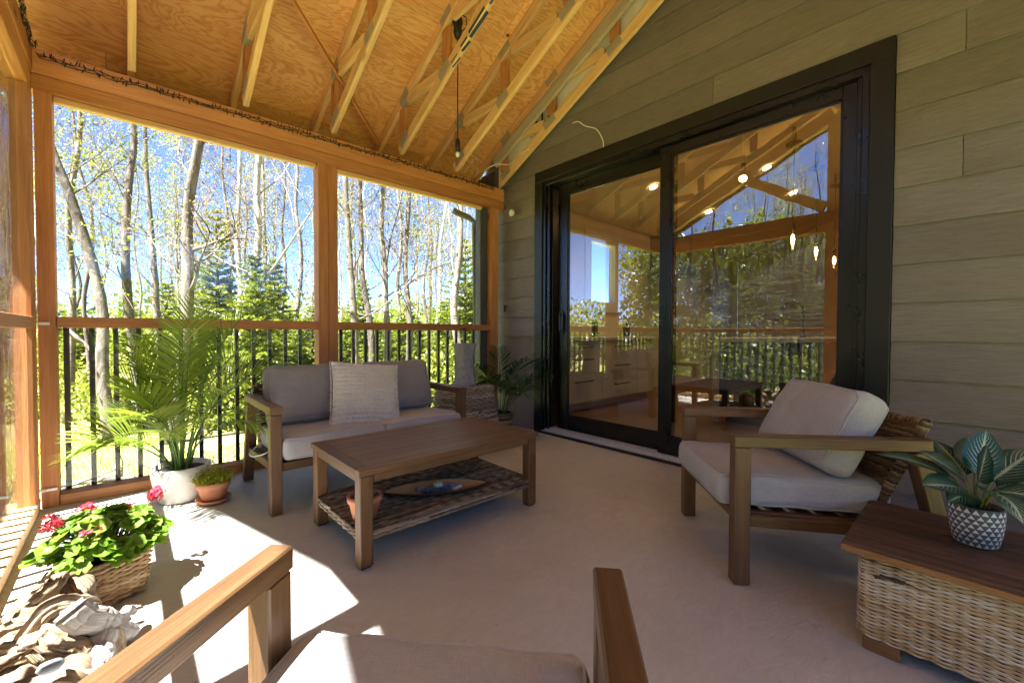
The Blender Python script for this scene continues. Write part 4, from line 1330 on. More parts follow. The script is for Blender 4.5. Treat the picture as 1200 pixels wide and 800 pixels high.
for x0 in (tx0 + .008, tx1 - .066):
    for y0 in (ty0 + .008, ty1 - .066):
        mb = MB(); mb.b2(x0, x0 + .058, y0, y0 + .058, .008, tz - .029, ch=.004); mb.build('leg', M['acacia'], ct, TO)
        mb = MB(); mb.b2(x0 + .006, x0 + .052, y0 + .006, y0 + .052, 0, .008); mb.build('foot_pad', M['blackcable'], ct, TO)
sh = MB()
sx0, sx1, sy0, sy1, sz = tx0 + .02, tx1 - .02, ty0 + .02, ty1 - .02, .150
def shf(u, v): return Vector((sx0 + u, sy0 + v, sz - .004 * math.sin(u * 7) * math.sin(v * 9))), Vector((0, 0, 1))
weave(sh, shf, sx1 - sx0, sy1 - sy0, .0085, .04, .0028)
for side in range(4):
    def ef(u, v, side=side):
        if side == 0: return Vector((sx0 + u, sy0 - .004, sz - .034 + v)), Vector((0, -1, 0))
        if side == 1: return Vector((sx0 + u, sy1 + .004, sz - .034 + v)), Vector((0, 1, 0))
        if side == 2: return Vector((sx0 - .004, sy0 + u, sz - .034 + v)), Vector((-1, 0, 0))
        return Vector((sx1 + .004, sy0 + u, sz - .034 + v)), Vector((1, 0, 0))
    weave(sh, ef, (sx1 - sx0) if side < 2 else (sy1 - sy0), .036, .0085, .03, .003)
sh.build('shelf', M['wick_grey'], ct, TO)
mb = MB(); mb.b2(sx0, sx1, sy0, sy1, sz - .033, sz - .006); mb.build('shelf_core', M['weave_back'], ct, TO)

def pot_profile(r0, r1, h, rim=.012, rh=.03, t=.008):
    return [(0, .0), (r0, .0), (r1 - rim * .4, h - rh), (r1 + rim * .5, h - rh + .001), (r1 + rim, h), (r1 - t, h), (r1 - t - .004, h - rh), (r0 * .9, .02)]
tp = thing('terracotta_pot', 'small terracotta pot of dark pebbles on the coffee table shelf', 'pot', (.80, 1.88, .155))
TP = (.80, 1.88, .155)
mb = MB(); mb.lathe(pot_profile(.052, .072, .105, .006, .028), TP, 36); mb.build('pot', M['terra'], tp, TP)
mb = MB()
for k in range(70):
    a, r = rng.uniform(0, 2 * PI), .062 * math.sqrt(rng.random())
    s_ = rng.uniform(.006, .011)
    mb.lathe([(0, -s_ * .6), (s_, -s_ * .1), (s_ * .7, s_ * .5), (0, s_ * .65)], (TP[0] + r * math.cos(a), TP[1] + r * math.sin(a), TP[2] + .088 + rng.uniform(0, .008)), 7)
mb.lathe([(0, .078), (.066, .078)], TP, 24)
mb.build('pebbles', M['pebble'], tp, TP)

tr = thing('wooden_tray', 'boat shaped wooden tray on the coffee table shelf', 'tray', (1.205, 1.915, .155))
TR = Vector((1.205, 1.915, .156))
td = Vector((.475, -.235, 0)).normalized(); tn = Vector((-td.y, td.x, 0))
def trayf(u, v, zoff, sc):
    x = (u * 2 - 1)
    wd = .098 * max(0, 1 - abs(x) ** 2.1) ** .8 + .0006
    y = (v * 2 - 1)
    z = .006 + .026 * y * y * (wd / .098) + .022 * abs(x) ** 2.5 * .9
    return TR + td * (x * .27 * sc) + tn * (y * wd * sc) + Vector((0, 0, z + zoff))
mb = MB()
mb.grid(lambda u, v: trayf(u, v, .004, .985), 60, 14, gfn=lambda u, v: (u * .6, v * .15, 0))
mb.build('bowl', M['traywood'], tr, TR)
mb = MB(); mb.grid(lambda u, v: trayf(u, v, -.006, 1.0), 60, 14, flip=True, gfn=lambda u, v: (u * .6, v * .15, 0))
edge = []
for sgn in (0, 1):
    pts = [(trayf(k / 60, sgn, 0, 1.0)) for k in range(61)]
    mb.tube(pts, .004, 6)
mb.build('underside', M['traydark'], tr, TR)
def shard(t_, n_, s, rz, mat, label, name, gz=.022):
    c = TR + td * t_ + tn * n_ + Vector((0, 0, gz + abs(n_) * .12))
    mb = MB()
    rot = Matrix.Rotation(rz, 3, 'Z') @ Matrix.Rotation(R(rng.uniform(-10, 10)), 3, 'X')
    mb.box(c, s, rot, ch=min(s) * .35)
    solo(mb, name, mat, label, 'glass piece' if 'glass' in name else 'stone', c)
shard(-.045, -.012, (.062, .046, .016), .2, M['blueglass'], 'largest blue sea glass piece, left in the wooden tray', 'sea_glass')
shard(-.01, -.028, (.050, .030, .014), -.5, M['blueglass'], 'blue sea glass piece at the front of the wooden tray', 'sea_glass')
shard(.048, -.005, (.058, .034, .014), -.25, M['blueglass'], 'right hand blue sea glass piece in the wooden tray', 'sea_glass')
shard(-.095, .012, (.022, .030, .016), .1, M['bluestone'], 'small grey stone at the left of the sea glass in the tray', 'stone')
shard(.105, -.012, (.066, .020, .014), .25, M['paleglass'], 'long pale stone at the right of the sea glass in the tray', 'stone')
shard(.075, .02, (.06, .012, .012), -1.0, M['bluestone'], 'thin grey stick of stone propped behind the sea glass', 'stone', .03)
mb = MB(); c = TR + td * .008 + tn * .008 + Vector((0, 0, .040))
mb.lathe([(0, -.014), (.022, -.010), (.028, 0), (.022, .010), (0, .014)], c, 18)
solo(mb, 'stone', M['paleglass'], 'round pale stone resting on the blue sea glass in the tray', 'stone', c)

# wicker side table and vase
st = thing('wicker_side_table', 'square flared cream wicker side table behind the loveseat arm', 'side table', (2.28, 3.15, 0), R(6))
hb = .25
fnb, tot = path_fn(rrect(hb, hb, .05), True, lambda v: 1 - .24 * (v / .51))
wv = MB(); weave(wv, fnb, tot, .505, .021, .042, .008, closed=True, thick=.42, wide=.42); wv.build('body', M['wick_cream'], st)
mb = MB()
P0 = rrect(hb - .012, hb - .012, .05); n_ = len(P0)
vs = [(x, y, .004) for x, y in P0] + [(x * .76, y * .76, .5) for x, y in P0]
mb.add(vs, [(i, (i + 1) % n_, n_ + (i + 1) % n_, n_ + i) for i in range(n_)] + [tuple(range(n_, 2 * n_))]); mb.build('lining', M['weave_back_lt'], st)
wv = MB(); q_ = hb * .76
def topf(u, v): return Vector((-q_ + u, -q_ + v, .508)), Vector((0, 0, 1))
weave(wv, topf, 2 * q_, 2 * q_, .021, .042, .006); wv.build('top', M['wick_cream'], st)
va = MB()
hexa = lambda an, j: math.cos(PI / 6) / math.cos(((an + .2) % (PI / 3)) - PI / 6)
va.lathe([(0, 0), (.118, 0), (.118, .02), (.108, .035), (.098, .10), (.088, .19), (.088, .24), (.098, .31), (.112, .36), (.116, .365), (.116, .385), (.10, .385), (.085, .33)], (2.28, 3.15, .517), 48, shape=hexa, smooth=False)
solo(va, 'vase', M['vase'], 'grey hexagonal waisted stone vase on the wicker side table', 'vase', (2.28, 3.15, .517))

# wicker chest
ch = thing('wicker_chest', 'pale wicker trunk with dark plank lid at the right edge', 'trunk', (1.95, -.15, 0))
CH = (1.95, -.15, 0)
cx0, cx1, cy0, cy1 = 1.715, 2.185, -.62, .262
ccx, ccy = (cx0 + cx1) / 2, (cy0 + cy1) / 2
pth = [(x + ccx, y + ccy) for x, y in rrect((cx1 - cx0) / 2 - .012, (cy1 - cy0) / 2 - .012, .03)]
fnb, tot = path_fn(pth, True, None, .045)
wv = MB()
bands = {}
def ctint(r):
    return min(1, max(0, rng.gauss(.62, .22)))
weave(wv, fnb, tot, .262, .0056, .027, .0040, tintfn=ctint, closed=True, thick=.55, wide=.56); wv.build('body', M['wick_chest'], ch, CH)
mb = MB()
P0 = [(x + ccx, y + ccy) for x, y in rrect((cx1 - cx0) / 2 - .022, (cy1 - cy0) / 2 - .022, .03)]; n_ = len(P0)
mb.add([(x, y, .046) for x, y in P0] + [(x, y, .305) for x, y in P0], [(i, (i + 1) % n_, n_ + (i + 1) % n_, n_ + i) for i in range(n_)] + [tuple(range(n_))[::-1]]); mb.build('lining', M['weave_back_lt'], ch, CH)
mb = MB()
lx0, lx1, ly0, ly1 = cx0 - .025, cx1 + .02, cy0 - .02, cy1 + .03
mb.b2(lx0, lx1, ly0, ly1, .308, .328, ch=.004, long=1); mb.build('lid_frame', M['chestedge'], ch, CH)
mb = MB()
nb = 17
for k in range(nb):
    a = lx0 + .004 + (lx1 - lx0 - .008) * k / nb; b = lx0 + .004 + (lx1 - lx0 - .008) * (k + 1) / nb
    mb.b2(a + .0006, b - .0006, ly0 + .004, ly1 - .004, .3282, .3385 + rng.uniform(-.0012, .0012), ch=.002, long=1)
mb.build('lid', M['chestlid'], ch, CH)
for x, y in ((cx0 + .05, cy1 - .07), (cx1 - .05, cy1 - .07), (cx0 + .05, cy0 + .07), (cx1 - .05, cy0 + .07)):
    mb = MB(); mb.b2(x - .04, x + .04, y - .045, y + .045, 0, .044, ch=.004); mb.build('foot', M['chestedge'], ch, CH)
mb = MB()
for k in range(7):
    mb.tube([(cx0 - .010, cy1 - .075 + k * .004, .255 + .008 * math.sin(k)), (cx0 - .017, cy1 - .095 + k * .003, .262), (cx0 - .010, cy1 - .125 + k * .004, .258 + .006 * math.cos(k * 2))], .003, 5, tint=rng.random() * .3)
mb.build('lashing', M['wick_grey'], ch, CH)

# ================================================================== PLANTS
def leaf_blade(mb, p, d, up, L, W, nseg=8, bend=-.6, fold=.25, tint=.5, prof=None, nw=4, wav=0.0, tip=1.0):
    """a broad leaf with its own u (along) and v (across) coordinates"""
    d = d.normalized(); s_ = d.cross(up).normalized(); n = s_.cross(d).normalized()
    rows = []; gs = []
    ang = 0; pos = Vector(p); st = L / nseg
    ou = rng.uniform(0, .3)
    for i in range(nseg + 1):
        t = i / nseg
        dd = d * math.cos(ang) + n * math.sin(ang); nn = n * math.cos(ang) - d * math.sin(ang)
        w = W * (prof(t) if prof else math.sin(PI * min(1, t * .92 + .06)) ** .8)
        for k in range(-nw, nw + 1):
            v = k / nw
            rows.append(pos + s_ * (v * w) + nn * (abs(v) * w * fold + wav * math.sin(t * 16 + v * 4) * w * abs(v)))
            gs.append((t + 0, v, 0))
        pos = pos + dd * st
        ang += bend / nseg
    w_ = 2 * nw + 1
    fs = [(i * w_ + k, i * w_ + k + 1, (i + 1) * w_ + k + 1, (i + 1) * w_ + k) for i in range(nseg) for k in range(w_ - 1)]
    mb.add(rows, fs, gs, tint, True)

def frond(mb, base, az, e0, e1, L, nleaf, leafL, stemr=.006, t0=.32, twist=0, tb=.5, droop=.35):
    d = Vector((math.cos(az), math.sin(az), 0))
    n = 26; pts = []; tg = []
    p = Vector(base)
    for i in range(n + 1):
        t = i / n
        e = e0 + (e1 - e0) * t ** 1.5
        v = d * math.cos(e) + Vector((0, 0, 1)) * math.sin(e)
        pts.append(p.copy()); tg.append(v); p = p + v * (L / n)
    mb.cm = 0
    mb.tube(pts, [stemr * (1 - .8 * i / n) for i in range(n + 1)], 6, tint=.6)
    mb.cm = 1
    for k in range(nleaf):
        t = t0 + (1 - t0) * (k + .5) / nleaf
        i = min(n - 1, int(t * n)); f_ = t * n - i
        q = pts[i].lerp(pts[i + 1], f_); v = tg[i]
        side = v.cross(Vector((0, 0, 1)));
        side = side.normalized() if side.length > .05 else Vector((-d.y, d.x, 0))
        side = Quaternion(v, twist) @ side
        up = side.cross(v).normalized()
        tt = (t - t0) / (1 - t0)
        ll = leafL * (.55 + .9 * math.sin(PI * (tt * .8 + .12))) * rng.uniform(.88, 1.08) * .8
        w = .0044 * (.7 + .6 * math.sin(PI * tt)) * (leafL / .2) ** .5
        for sg in (-1, 1):
            a = R(34 + 22 * (1 - tt)) * rng.uniform(.88, 1.12)
            dl = (v * math.cos(a) + side * sg * math.sin(a) + up * .22).normalized()
            drp = Vector((0, 0, -1)) * droop * rng.uniform(.6, 1.4)
            P1 = q + dl * ll * .38; P2 = q + dl * ll * .72 + drp * ll * .14; P3 = q + dl * ll + drp * ll * .34
            ws = dl.cross(up).normalized()
            tn_ = min(1, max(0, rng.gauss(tb, .16)))
            mb.add([q - ws * w * .3, q + ws * w * .3, P1 - ws * w, P1 + ws * w, P2 - ws * w * .8, P2 + ws * w * .8, P3], [(0, 1, 3, 2), (2, 3, 5, 4), (4, 5, 6)], None, tn_, False)

def keep_inside(mb):      # leaves that reach a screen or the wall bend along it
    for i, (x, y, z) in enumerate(mb.v):
        if y > 3.47: y = 3.47 + (y - 3.47) * .08
        if x < -.31: x = -.31 + (x + .31) * .08
        if x > 3.03: x = 3.03 + (x - 3.03) * .08
        mb.v[i] = (x, y, z)
pp = thing('potted_palm', 'tall bright green palm in white ribbed pot by the back screen', 'potted palm', (.235, 3.20, 0))
PP = (.235, 3.20, 0)
mb = MB()
mb.lathe([(0, 0), (.092, 0), (.108, .01), (.130, .08), (.142, .15), (.145, .205), (.138, .208), (.131, .205), (.128, .17), (.0, .17)], PP, 72, shape=lambda a, j: 1 + (.007 * math.sin(a * 14 + j * .9) if 1 <= j <= 5 else 0))
mb.build('pot', M['potwhite'], pp, PP)
mb = MB(); mb.lathe([(0, .184), (.07, .182), (.131, .178)], PP, 30); mb.build('soil', M['soil'], pp, PP)
FR = [(200, 88, 52, .98, .6), (175, 84, 38, .86, .6), (150, 82, 20, .86, .5), (215, 76, 5, .74, .55), (185, 68, -25, .62, .55), (330, 86, 45, 1.00, .4), (350, 80, 22, .95, .38), (8, 74, 5, .84, .36),
      (25, 82, 25, .92, .3), (300, 76, 10, .72, .55), (270, 84, 42, .92, .6), (245, 72, -10, .66, .6), (315, 64, -25, .62, .5), (60, 80, 20, .85, .35), (110, 84, 32, .92, .4), (135, 86, 50, 1.0, .45), (285, 88, 58, .98, .55), (192, 58, -38, .66, .6), (230, 82, 28, .80, .65), (260, 66, -20, .56, .65)]
for k, (az, e0, e1, L, tb) in enumerate(FR):
    mb = MB()
    a = R(az)
    b = (PP[0] + .045 * math.cos(a) * rng.uniform(.2, 1), PP[1] + .045 * math.sin(a) * rng.uniform(.2, 1), .18)
    frond(mb, b, a, R(e0), R(e1), L * rng.uniform(.97, 1.05) * (.74 if math.cos(a) < -.55 else 1.0), 24, .21, .0065, .40, twist=rng.uniform(-.5, .5), tb=tb)
    keep_inside(mb)
    mb.build('frond', [M['palmstem'], M['palm']], pp, PP)
cp = thing('potted_palm', 'dark green palm in brown basket in the back right corner', 'potted palm', (2.82, 3.28, 0))
CP = (2.82, 3.28, 0)
fnb, tot = path_fn([(CP[0] + .12 * math.cos(2 * PI * k / 24), CP[1] + .12 * math.sin(2 * PI * k / 24)) for k in range(24)], True, lambda v: .82 + .18 * (v / .19))
wv = MB(); weave(wv, fnb, tot, .19, .014, .035, .004, closed=True); wv.build('basket', M['wick_basket'], cp, CP)
mb = MB(); mb.lathe([(0, .004), (.092, .004), (.112, .19), (.10, .19), (.09, .15), (0, .15)], CP, 24); mb.build('liner', M['soil'], cp, CP)
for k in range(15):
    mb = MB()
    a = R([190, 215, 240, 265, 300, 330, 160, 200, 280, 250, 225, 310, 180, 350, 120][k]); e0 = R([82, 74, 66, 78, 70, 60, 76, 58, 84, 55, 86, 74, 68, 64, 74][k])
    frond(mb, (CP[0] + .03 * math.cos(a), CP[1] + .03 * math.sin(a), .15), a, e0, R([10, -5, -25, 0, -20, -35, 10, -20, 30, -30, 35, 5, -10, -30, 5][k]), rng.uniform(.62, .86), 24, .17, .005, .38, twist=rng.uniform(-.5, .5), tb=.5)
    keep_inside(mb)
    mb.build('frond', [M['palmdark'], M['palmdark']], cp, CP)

sp = thing('potted_sedum', 'small terracotta pot with yellow green trailing plant on a saucer', 'potted plant', (.37, 3.02, 0))
SP = (.37, 3.02, 0)
mb = MB(); mb.lathe([(0, .002), (.068, .002), (.088, .022), (.088, .028), (.08, .026), (.066, .01), (0, .01)], SP, 36); mb.build('saucer', M['terra'], sp, SP)
mb = MB(); mb.lathe([(r, z + .0105) for r, z in pot_profile(.056, .080, .115, .007, .035)], SP, 40); mb.build('pot', M['terra'], sp, SP)
mb = MB(); mb.lathe([(0, .112), (.075, .11)], SP, 24); mb.build('soil', M['soil'], sp, SP)
mb = MB()
for k in range(330):
    a = rng.uniform(0, 2 * PI); r = .07 * math.sqrt(rng.random())
    b = Vector((SP[0] + r * math.cos(a), SP[1] + r * math.sin(a), .105))
    L = rng.uniform(.05, .12) * (1 - r * 3)
    d = Vector((math.cos(a) * r * 9 + rng.uniform(-.35, .35), math.sin(a) * r * 9 + rng.uniform(-.35, .35), 1)).normalized()
    for q in range(6):
        f_ = (q + 1) / 6
        p = b + d * L * f_ - Vector((0, 0, .03 * f_ * f_ * r * 10))
        ld = Vector((rng.uniform(-1, 1), rng.uniform(-1, 1), .5)).normalized()
        sd = ld.cross(Vector((0, 0, 1))).normalized() * .0035
        mb.add([p, p + ld * .009 + sd, p + ld * .019, p + ld * .009 - sd], [(0, 1, 2, 3)], None, min(1, max(0, rng.gauss(.55, .25))))
mb.build('foliage', M['sedum'], sp, SP)

gp = thing('potted_geranium', 'red flowering geranium in square willow basket by the left screen', 'potted geranium', (-.07, 2.20, 0), R(24))
hb = .105
fnb, tot = path_fn(rrect(hb, hb, .018), True, lambda v: .84 + .16 * (v / .165), .003)
wv = MB(); weave(wv, fnb, tot, .165, .0085, .026, .0042, closed=True); wv.build('basket', M['wick_basket'], gp)
mb = MB(); P0 = rrect(hb - .009, hb - .009, .018); n_ = len(P0)
mb.add([(x * .84, y * .84, .004) for x, y in P0] + [(x, y, .163) for x, y in P0], [(i, (i + 1) % n_, n_ + (i + 1) % n_, n_ + i) for i in range(n_)] + [tuple(range(n_))[::-1]])
mb.build('liner', M['weave_back'], gp)
mb = MB(); mb.add([(x, y, .145 + rng.uniform(-.008, .008)) for x, y in rrect(hb - .012, hb - .012, .018)], [tuple(range(n_))]); mb.build('soil', M['soil'], gp)
rim = [(x, y, .168) for x, y in rrect(hb, hb, .018)]; rim.append(rim[0])
mb = MB(); mb.tube(rim, .008, 6, cap=False); mb.build('rim', M['wick_basket'], gp)
mb = MB()
def gleaf(mb, c, nrm, r, tint):
    nrm = nrm.normalized(); a = nrm.orthogonal().normalized(); b = nrm.cross(a)
    th0 = rng.uniform(0, 6.28); vs = [c - nrm * r * .18]; gs = [(0, 0, 0)]; N = 22
    cup = rng.uniform(.05, .35)
    for ring in (.5, 1.0):
        for k in range(N):
            an = 2 * PI * k / N
            notch = 1 - .75 * math.exp(-((an - PI) / .22) ** 2)
            rr = r * ring * notch * (1 + .07 * math.cos(an * 7) * ring)
            vs.append(c + a * rr * math.cos(an + th0) + b * rr * math.sin(an + th0) + nrm * r * (cup * ring ** 2 - .18 * (1 - ring) + .09 * math.sin(an * 5 + th0) * ring))
            gs.append((ring, k / N, 0))
    fs = [(0, 1 + k, 1 + (k + 1) % N) for k in range(N)] + [(1 + k, 1 + N + k, 1 + N + (k + 1) % N, 1 + (k + 1) % N) for k in range(N)]
    ts = [max(0, tint - .15)] + [tint] * N + [min(1, tint + .12)] * N
    mb.add(vs, fs, gs, ts, True)
mb.cm = 0
for k in range(190):
    a = rng.uniform(0, 2 * PI); rr = .185 * math.sqrt(rng.random())
    zz = .225 + .12 * (1 - (rr / .185) ** 2) * rng.uniform(.35, 1.0) - (.045 * rng.random() if rr > .125 else 0)
    c = Vector((rr * math.cos(a), rr * math.sin(a) * .9, zz))
    base = Vector((c.x * .25, c.y * .25, .145))
    midp = base.lerp(c, .5) + Vector((0, 0, .03))
    mb.cm = 1; mb.tube([base, midp, c], [.0022, .0018, .0013], 5, tint=.5)
    mb.cm = 0
    nrm = Vector((math.cos(a) * rr * 3.2 + rng.uniform(-.35, .35), math.sin(a) * rr * 3.2 + rng.uniform(-.35, .35), .9))
    gleaf(mb, c, nrm, rng.uniform(.018, .036), min(1, max(0, rng.gauss(.5, .22))))
mb.build('foliage', [M['ger'], M['stem']], gp)
for (fx_, fy_, fz_, n_) in ((-.12, .06, .315, 26), (.0, .13, .31, 20), (.19, .05, .315, 34), (-.07, -.08, .28, 10), (.06, .0, .30, 8)):
    mb = MB(); c = Vector((fx_, fy_, fz_))
    mb.cm = 1; mb.tube([(fx_ * .25, fy_ * .25, .15), (fx_ * .7, fy_ * .7, .26), c], .0022, 5)
    mb.cm = 0
    for k in range(n_):
        d = Vector((rng.gauss(0, 1), rng.gauss(0, 1), rng.gauss(.3, .7))).normalized()
        p = c + d * rng.uniform(.012, .034)
        for q in range(5):
            u_ = d.orthogonal().normalized(); u_ = Quaternion(d, q * 2 * PI / 5 + k) @ u_
            w_ = d.cross(u_)
            mb.add([p, p + u_ * .008 + w_ * .005 + d * .002, p + u_ * .013 + d * .004, p + u_ * .008 - w_ * .005 + d * .002], [(0, 1, 2, 3)], None, rng.random())
    mb.build('flower', [M['flower'], M['stem']], gp)

dp = thing('potted_dieffenbachia', 'variegated blue green leafy plant in white triangle patterned pot on the wicker trunk', 'potted plant', (1.985, .00, .340))
DP = Vector((1.985, .0, .340))
mb = MB(); mb.lathe([(0, 0), (.046, 0), (.052, .006), (.060, .05), (.063, .10), (.062, .122), (.057, .123), (.055, .105), (0, .105)], DP, 48, shape=lambda a, j: 1.0)
for i in range(len(mb.g)):   # pattern coordinates
    j = i // 49; z_ = [0, 0, .006, .05, .10, .122, .123, .105, .105][j]
    mb.g[i] = (mb.g[i][0], max(0.001, min(.995, (z_ - .004) / .114)) if j < 6 else 0.001, 0)
mb.build('pot', M['tripot'], dp, DP)
mb = MB()
mb.lathe([(0, .106), (.055, .106)], DP, 24)
for k in range(50):
    a, r = rng.uniform(0, 2 * PI), .05 * math.sqrt(rng.random()); s_ = rng.uniform(.005, .009)
    mb.lathe([(0, -s_ * .6), (s_, 0), (0, s_ * .65)], DP + Vector((r * math.cos(a), r * math.sin(a), .109)), 6)
mb.build('pebbles', M['pebble'], dp, DP)
rv = Vector((.7405, -.672, 0)); fv = Vector((.672, .7405, 0)); up = Vector((0, 0, 1))     # picture-right, away, up
LV = [(-.16, -.05, .16, .17, .045, -.25), (-.11, -.06, .135, .13, .040, -.5), (-.03, -.10, .15, .17, .060, -1.1), (.035, .02, .22, .15, .050, .05), (-.02, -.03, .20, .14, .046, .0), (.11, .0, .19, .19, .052, -.4), (.10, -.04, .13, .18, .05, -.6),
      (.13, -.02, .155, .15, .042, -.6), (-.13, .05, .20, .20, .035, -.6), (.02, .10, .20, .15, .05, -.3), (.06, -.09, .15, .13, .042, -.8), (-.07, .02, .19, .14, .048, -.4), (.07, .08, .22, .16, .05, -.2)]
for (lr, lf, lz, L, W, bend) in LV:
    d = rv * lr + fv * lf
    p0 = DP + Vector((0, 0, .10)) + d * .08
    p2 = DP + d * .42 + Vector((0, 0, .105 + lz * .48))
    mb = MB()
    mb.cm = 0; mb.tube([p0, p0.lerp(p2, .5) + Vector((0, 0, .012)), p2], [.005, .004, .003], 7)
    mb.cm = 1
    dd = (d.normalized() * (abs(lr) + abs(lf)) * 1.5 + up * (lz - .12) * 1.9).normalized()
    upv = (up + (-fv) * .55 - rv * lr * 2).normalized()
    leaf_blade(mb, p2, dd, upv, L, W, 12, bend, .16, rng.uniform(.3, .9), prof=lambda t: math.sin(PI * (t ** .72) * .97 + .03) ** .85 if t < .999 else .0, nw=5, wav=.05)
    mb.build('leaf', [M['stem'], M['dieff']], dp, DP)

# ================================================================== DRIFTWOOD
def knotted(mb, pts, rads, n=14, seed=0, amp=.3, sub=7, flat=1.0):
    P, _ = wire(pts, 1, 12)
    out = []; rr = []
    for i, p in enumerate(P):
        t = i / (len(P) - 1) * (len(rads) - 1); k = min(len(rads) - 2, int(t)); f_ = t - k
        r = rads[k] * (1 - f_) + rads[k + 1] * f_
        out.append(p + Vector((fbm(p * 7 + Vector((seed, 0, 0)), 1), fbm(p * 7 + Vector((0, seed, 5)), 1), fbm(p * 7 + Vector((3, 1, seed)), 1))) * r * .6)
        rr.append(max(.003, r))
    b0 = len(mb.v)
    mb.tube(out, rr, n, tint=.5, flat=flat)
    for i in range(b0, len(mb.v)):
        ring = (i - b0) // n
        if ring >= len(out): continue
        c = out[ring]; p = Vector(mb.v[i]); d = p - c
        an = (i - b0) % n
        k = 1 + amp * (.9 * noise.noise(Vector((ring * .065 + seed, an * 1.1, seed))) + .8 * fbm(p * 26 + Vector((seed, seed, 0)), 1)) + .16 * math.sin(an * 3.1 + ring * .06 + seed) - .38 * amp * 2.2 * max(0, noise.noise(Vector((seed * 3, an * 2.7, ring * .035)))) + .25 * amp * noise.noise(p * 60)
        mb.v[i] = tuple(c + d * k)
mb = MB()
DR = [([(-.30, 2.12, .03), (-.25, 2.06, .12), (-.19, 1.99, .165), (-.15, 1.93, .13), (-.10, 1.90, .06)], [.012, .028, .045, .05, .03]),
      ([(-.33, 2.05, .02), (-.27, 1.95, .09), (-.20, 1.87, .135), (-.12, 1.80, .14), (-.05, 1.76, .09), (-.03, 1.74, .02)], [.02, .038, .05, .046, .034, .02]),
      ([(-.34, 1.92, .03), (-.28, 1.83, .08), (-.20, 1.77, .12), (-.12, 1.71, .11), (-.07, 1.68, .05)], [.03, .048, .052, .05, .03]),
      ([(-.33, 1.80, .02), (-.27, 1.72, .05), (-.20, 1.68, .06), (-.12, 1.64, .05), (-.07, 1.64, .02)], [.03, .045, .045, .04, .025]),
      ([(-.30, 2.00, .10), (-.24, 1.93, .16), (-.17, 1.90, .20), (-.16, 1.97, .21), (-.20, 2.04, .16)], [.012, .022, .026, .02, .012]),
      ([(-.24, 1.78, .10), (-.17, 1.80, .19), (-.10, 1.84, .16), (-.08, 1.80, .07)], [.022, .03, .028, .016]),
      ([(-.28, 2.14, .02), (-.24, 2.16, .10), (-.19, 2.14, .17), (-.15, 2.08, .19)], [.012, .014, .012, .007]),
      ([(-.12, 1.93, .02), (-.09, 1.86, .08), (-.04, 1.83, .06), (-.02, 1.80, .01)], [.03, .034, .028, .018])]
for i, (p, r) in enumerate(DR):
    knotted(mb, p, r, 26, 3.1 * i + .7, .42, flat=.8)
    knotted(mb, [(a + .02 * math.sin(i * 2 + k), b + .025 * math.cos(i + k), c * .9 + .012) for k, (a, b, c) in enumerate(p)], [x * .55 for x in r], 20, 5.3 * i + 9, .5, flat=.7)
solo(mb, 'driftwood', M['drift'], 'tangled brown driftwood root on the floor by the left screen', 'driftwood', (-.2, 1.87, 0))
mb = MB()
knotted(mb, [(-.125, 1.70, .215), (-.10, 1.72, .175), (-.07, 1.75, .13), (-.045, 1.77, .09), (-.01, 1.80, .05), (.015, 1.83, .03)], [.036, .036, .037, .042, .032, .018], 18, 2.2, .09)
knotted(mb, [(-.055, 1.755, .10), (-.06, 1.70, .06), (-.075, 1.65, .035), (-.09, 1.60, .02)], [.036, .038, .034, .026], 16, 6.2, .10)
knotted(mb, [(-.03, 1.785, .07), (-.005, 1.85, .085), (.01, 1.885, .06)], [.02, .018, .010], 12, 8.2, .12)
solo(mb, 'driftwood', M['drift_w'], 'pale bleached forked log leaning beside the tangled driftwood root', 'driftwood', (-.05, 1.75, 0))
mb = MB(); mb.lathe([(0, -.014), (.016, -.011), (.022, 0), (.017, .010), (0, .014)], (-.155, 1.60, .135), 20, shape=lambda a, j: 1 + .22 * math.cos(2 * a))
solo(mb, 'stone', M['bluestone'], 'blue grey stone lying on the tangled driftwood root', 'stone', (-.155, 1.60, .12))

# tie cord on the loveseat leg
mb = MB(); mb.tube(*wire([(.60, 3.0, .30), (.54, 2.93, .275), (.545, 2.86, .268), (.60, 2.82, .285), (.63, 2.85, .30)], .004), n=6)
solo(mb, 'tie_cord', M['cable'], 'pale cushion tie cord looped at the left end of the loveseat', 'cord', (.57, 2.9, .27))

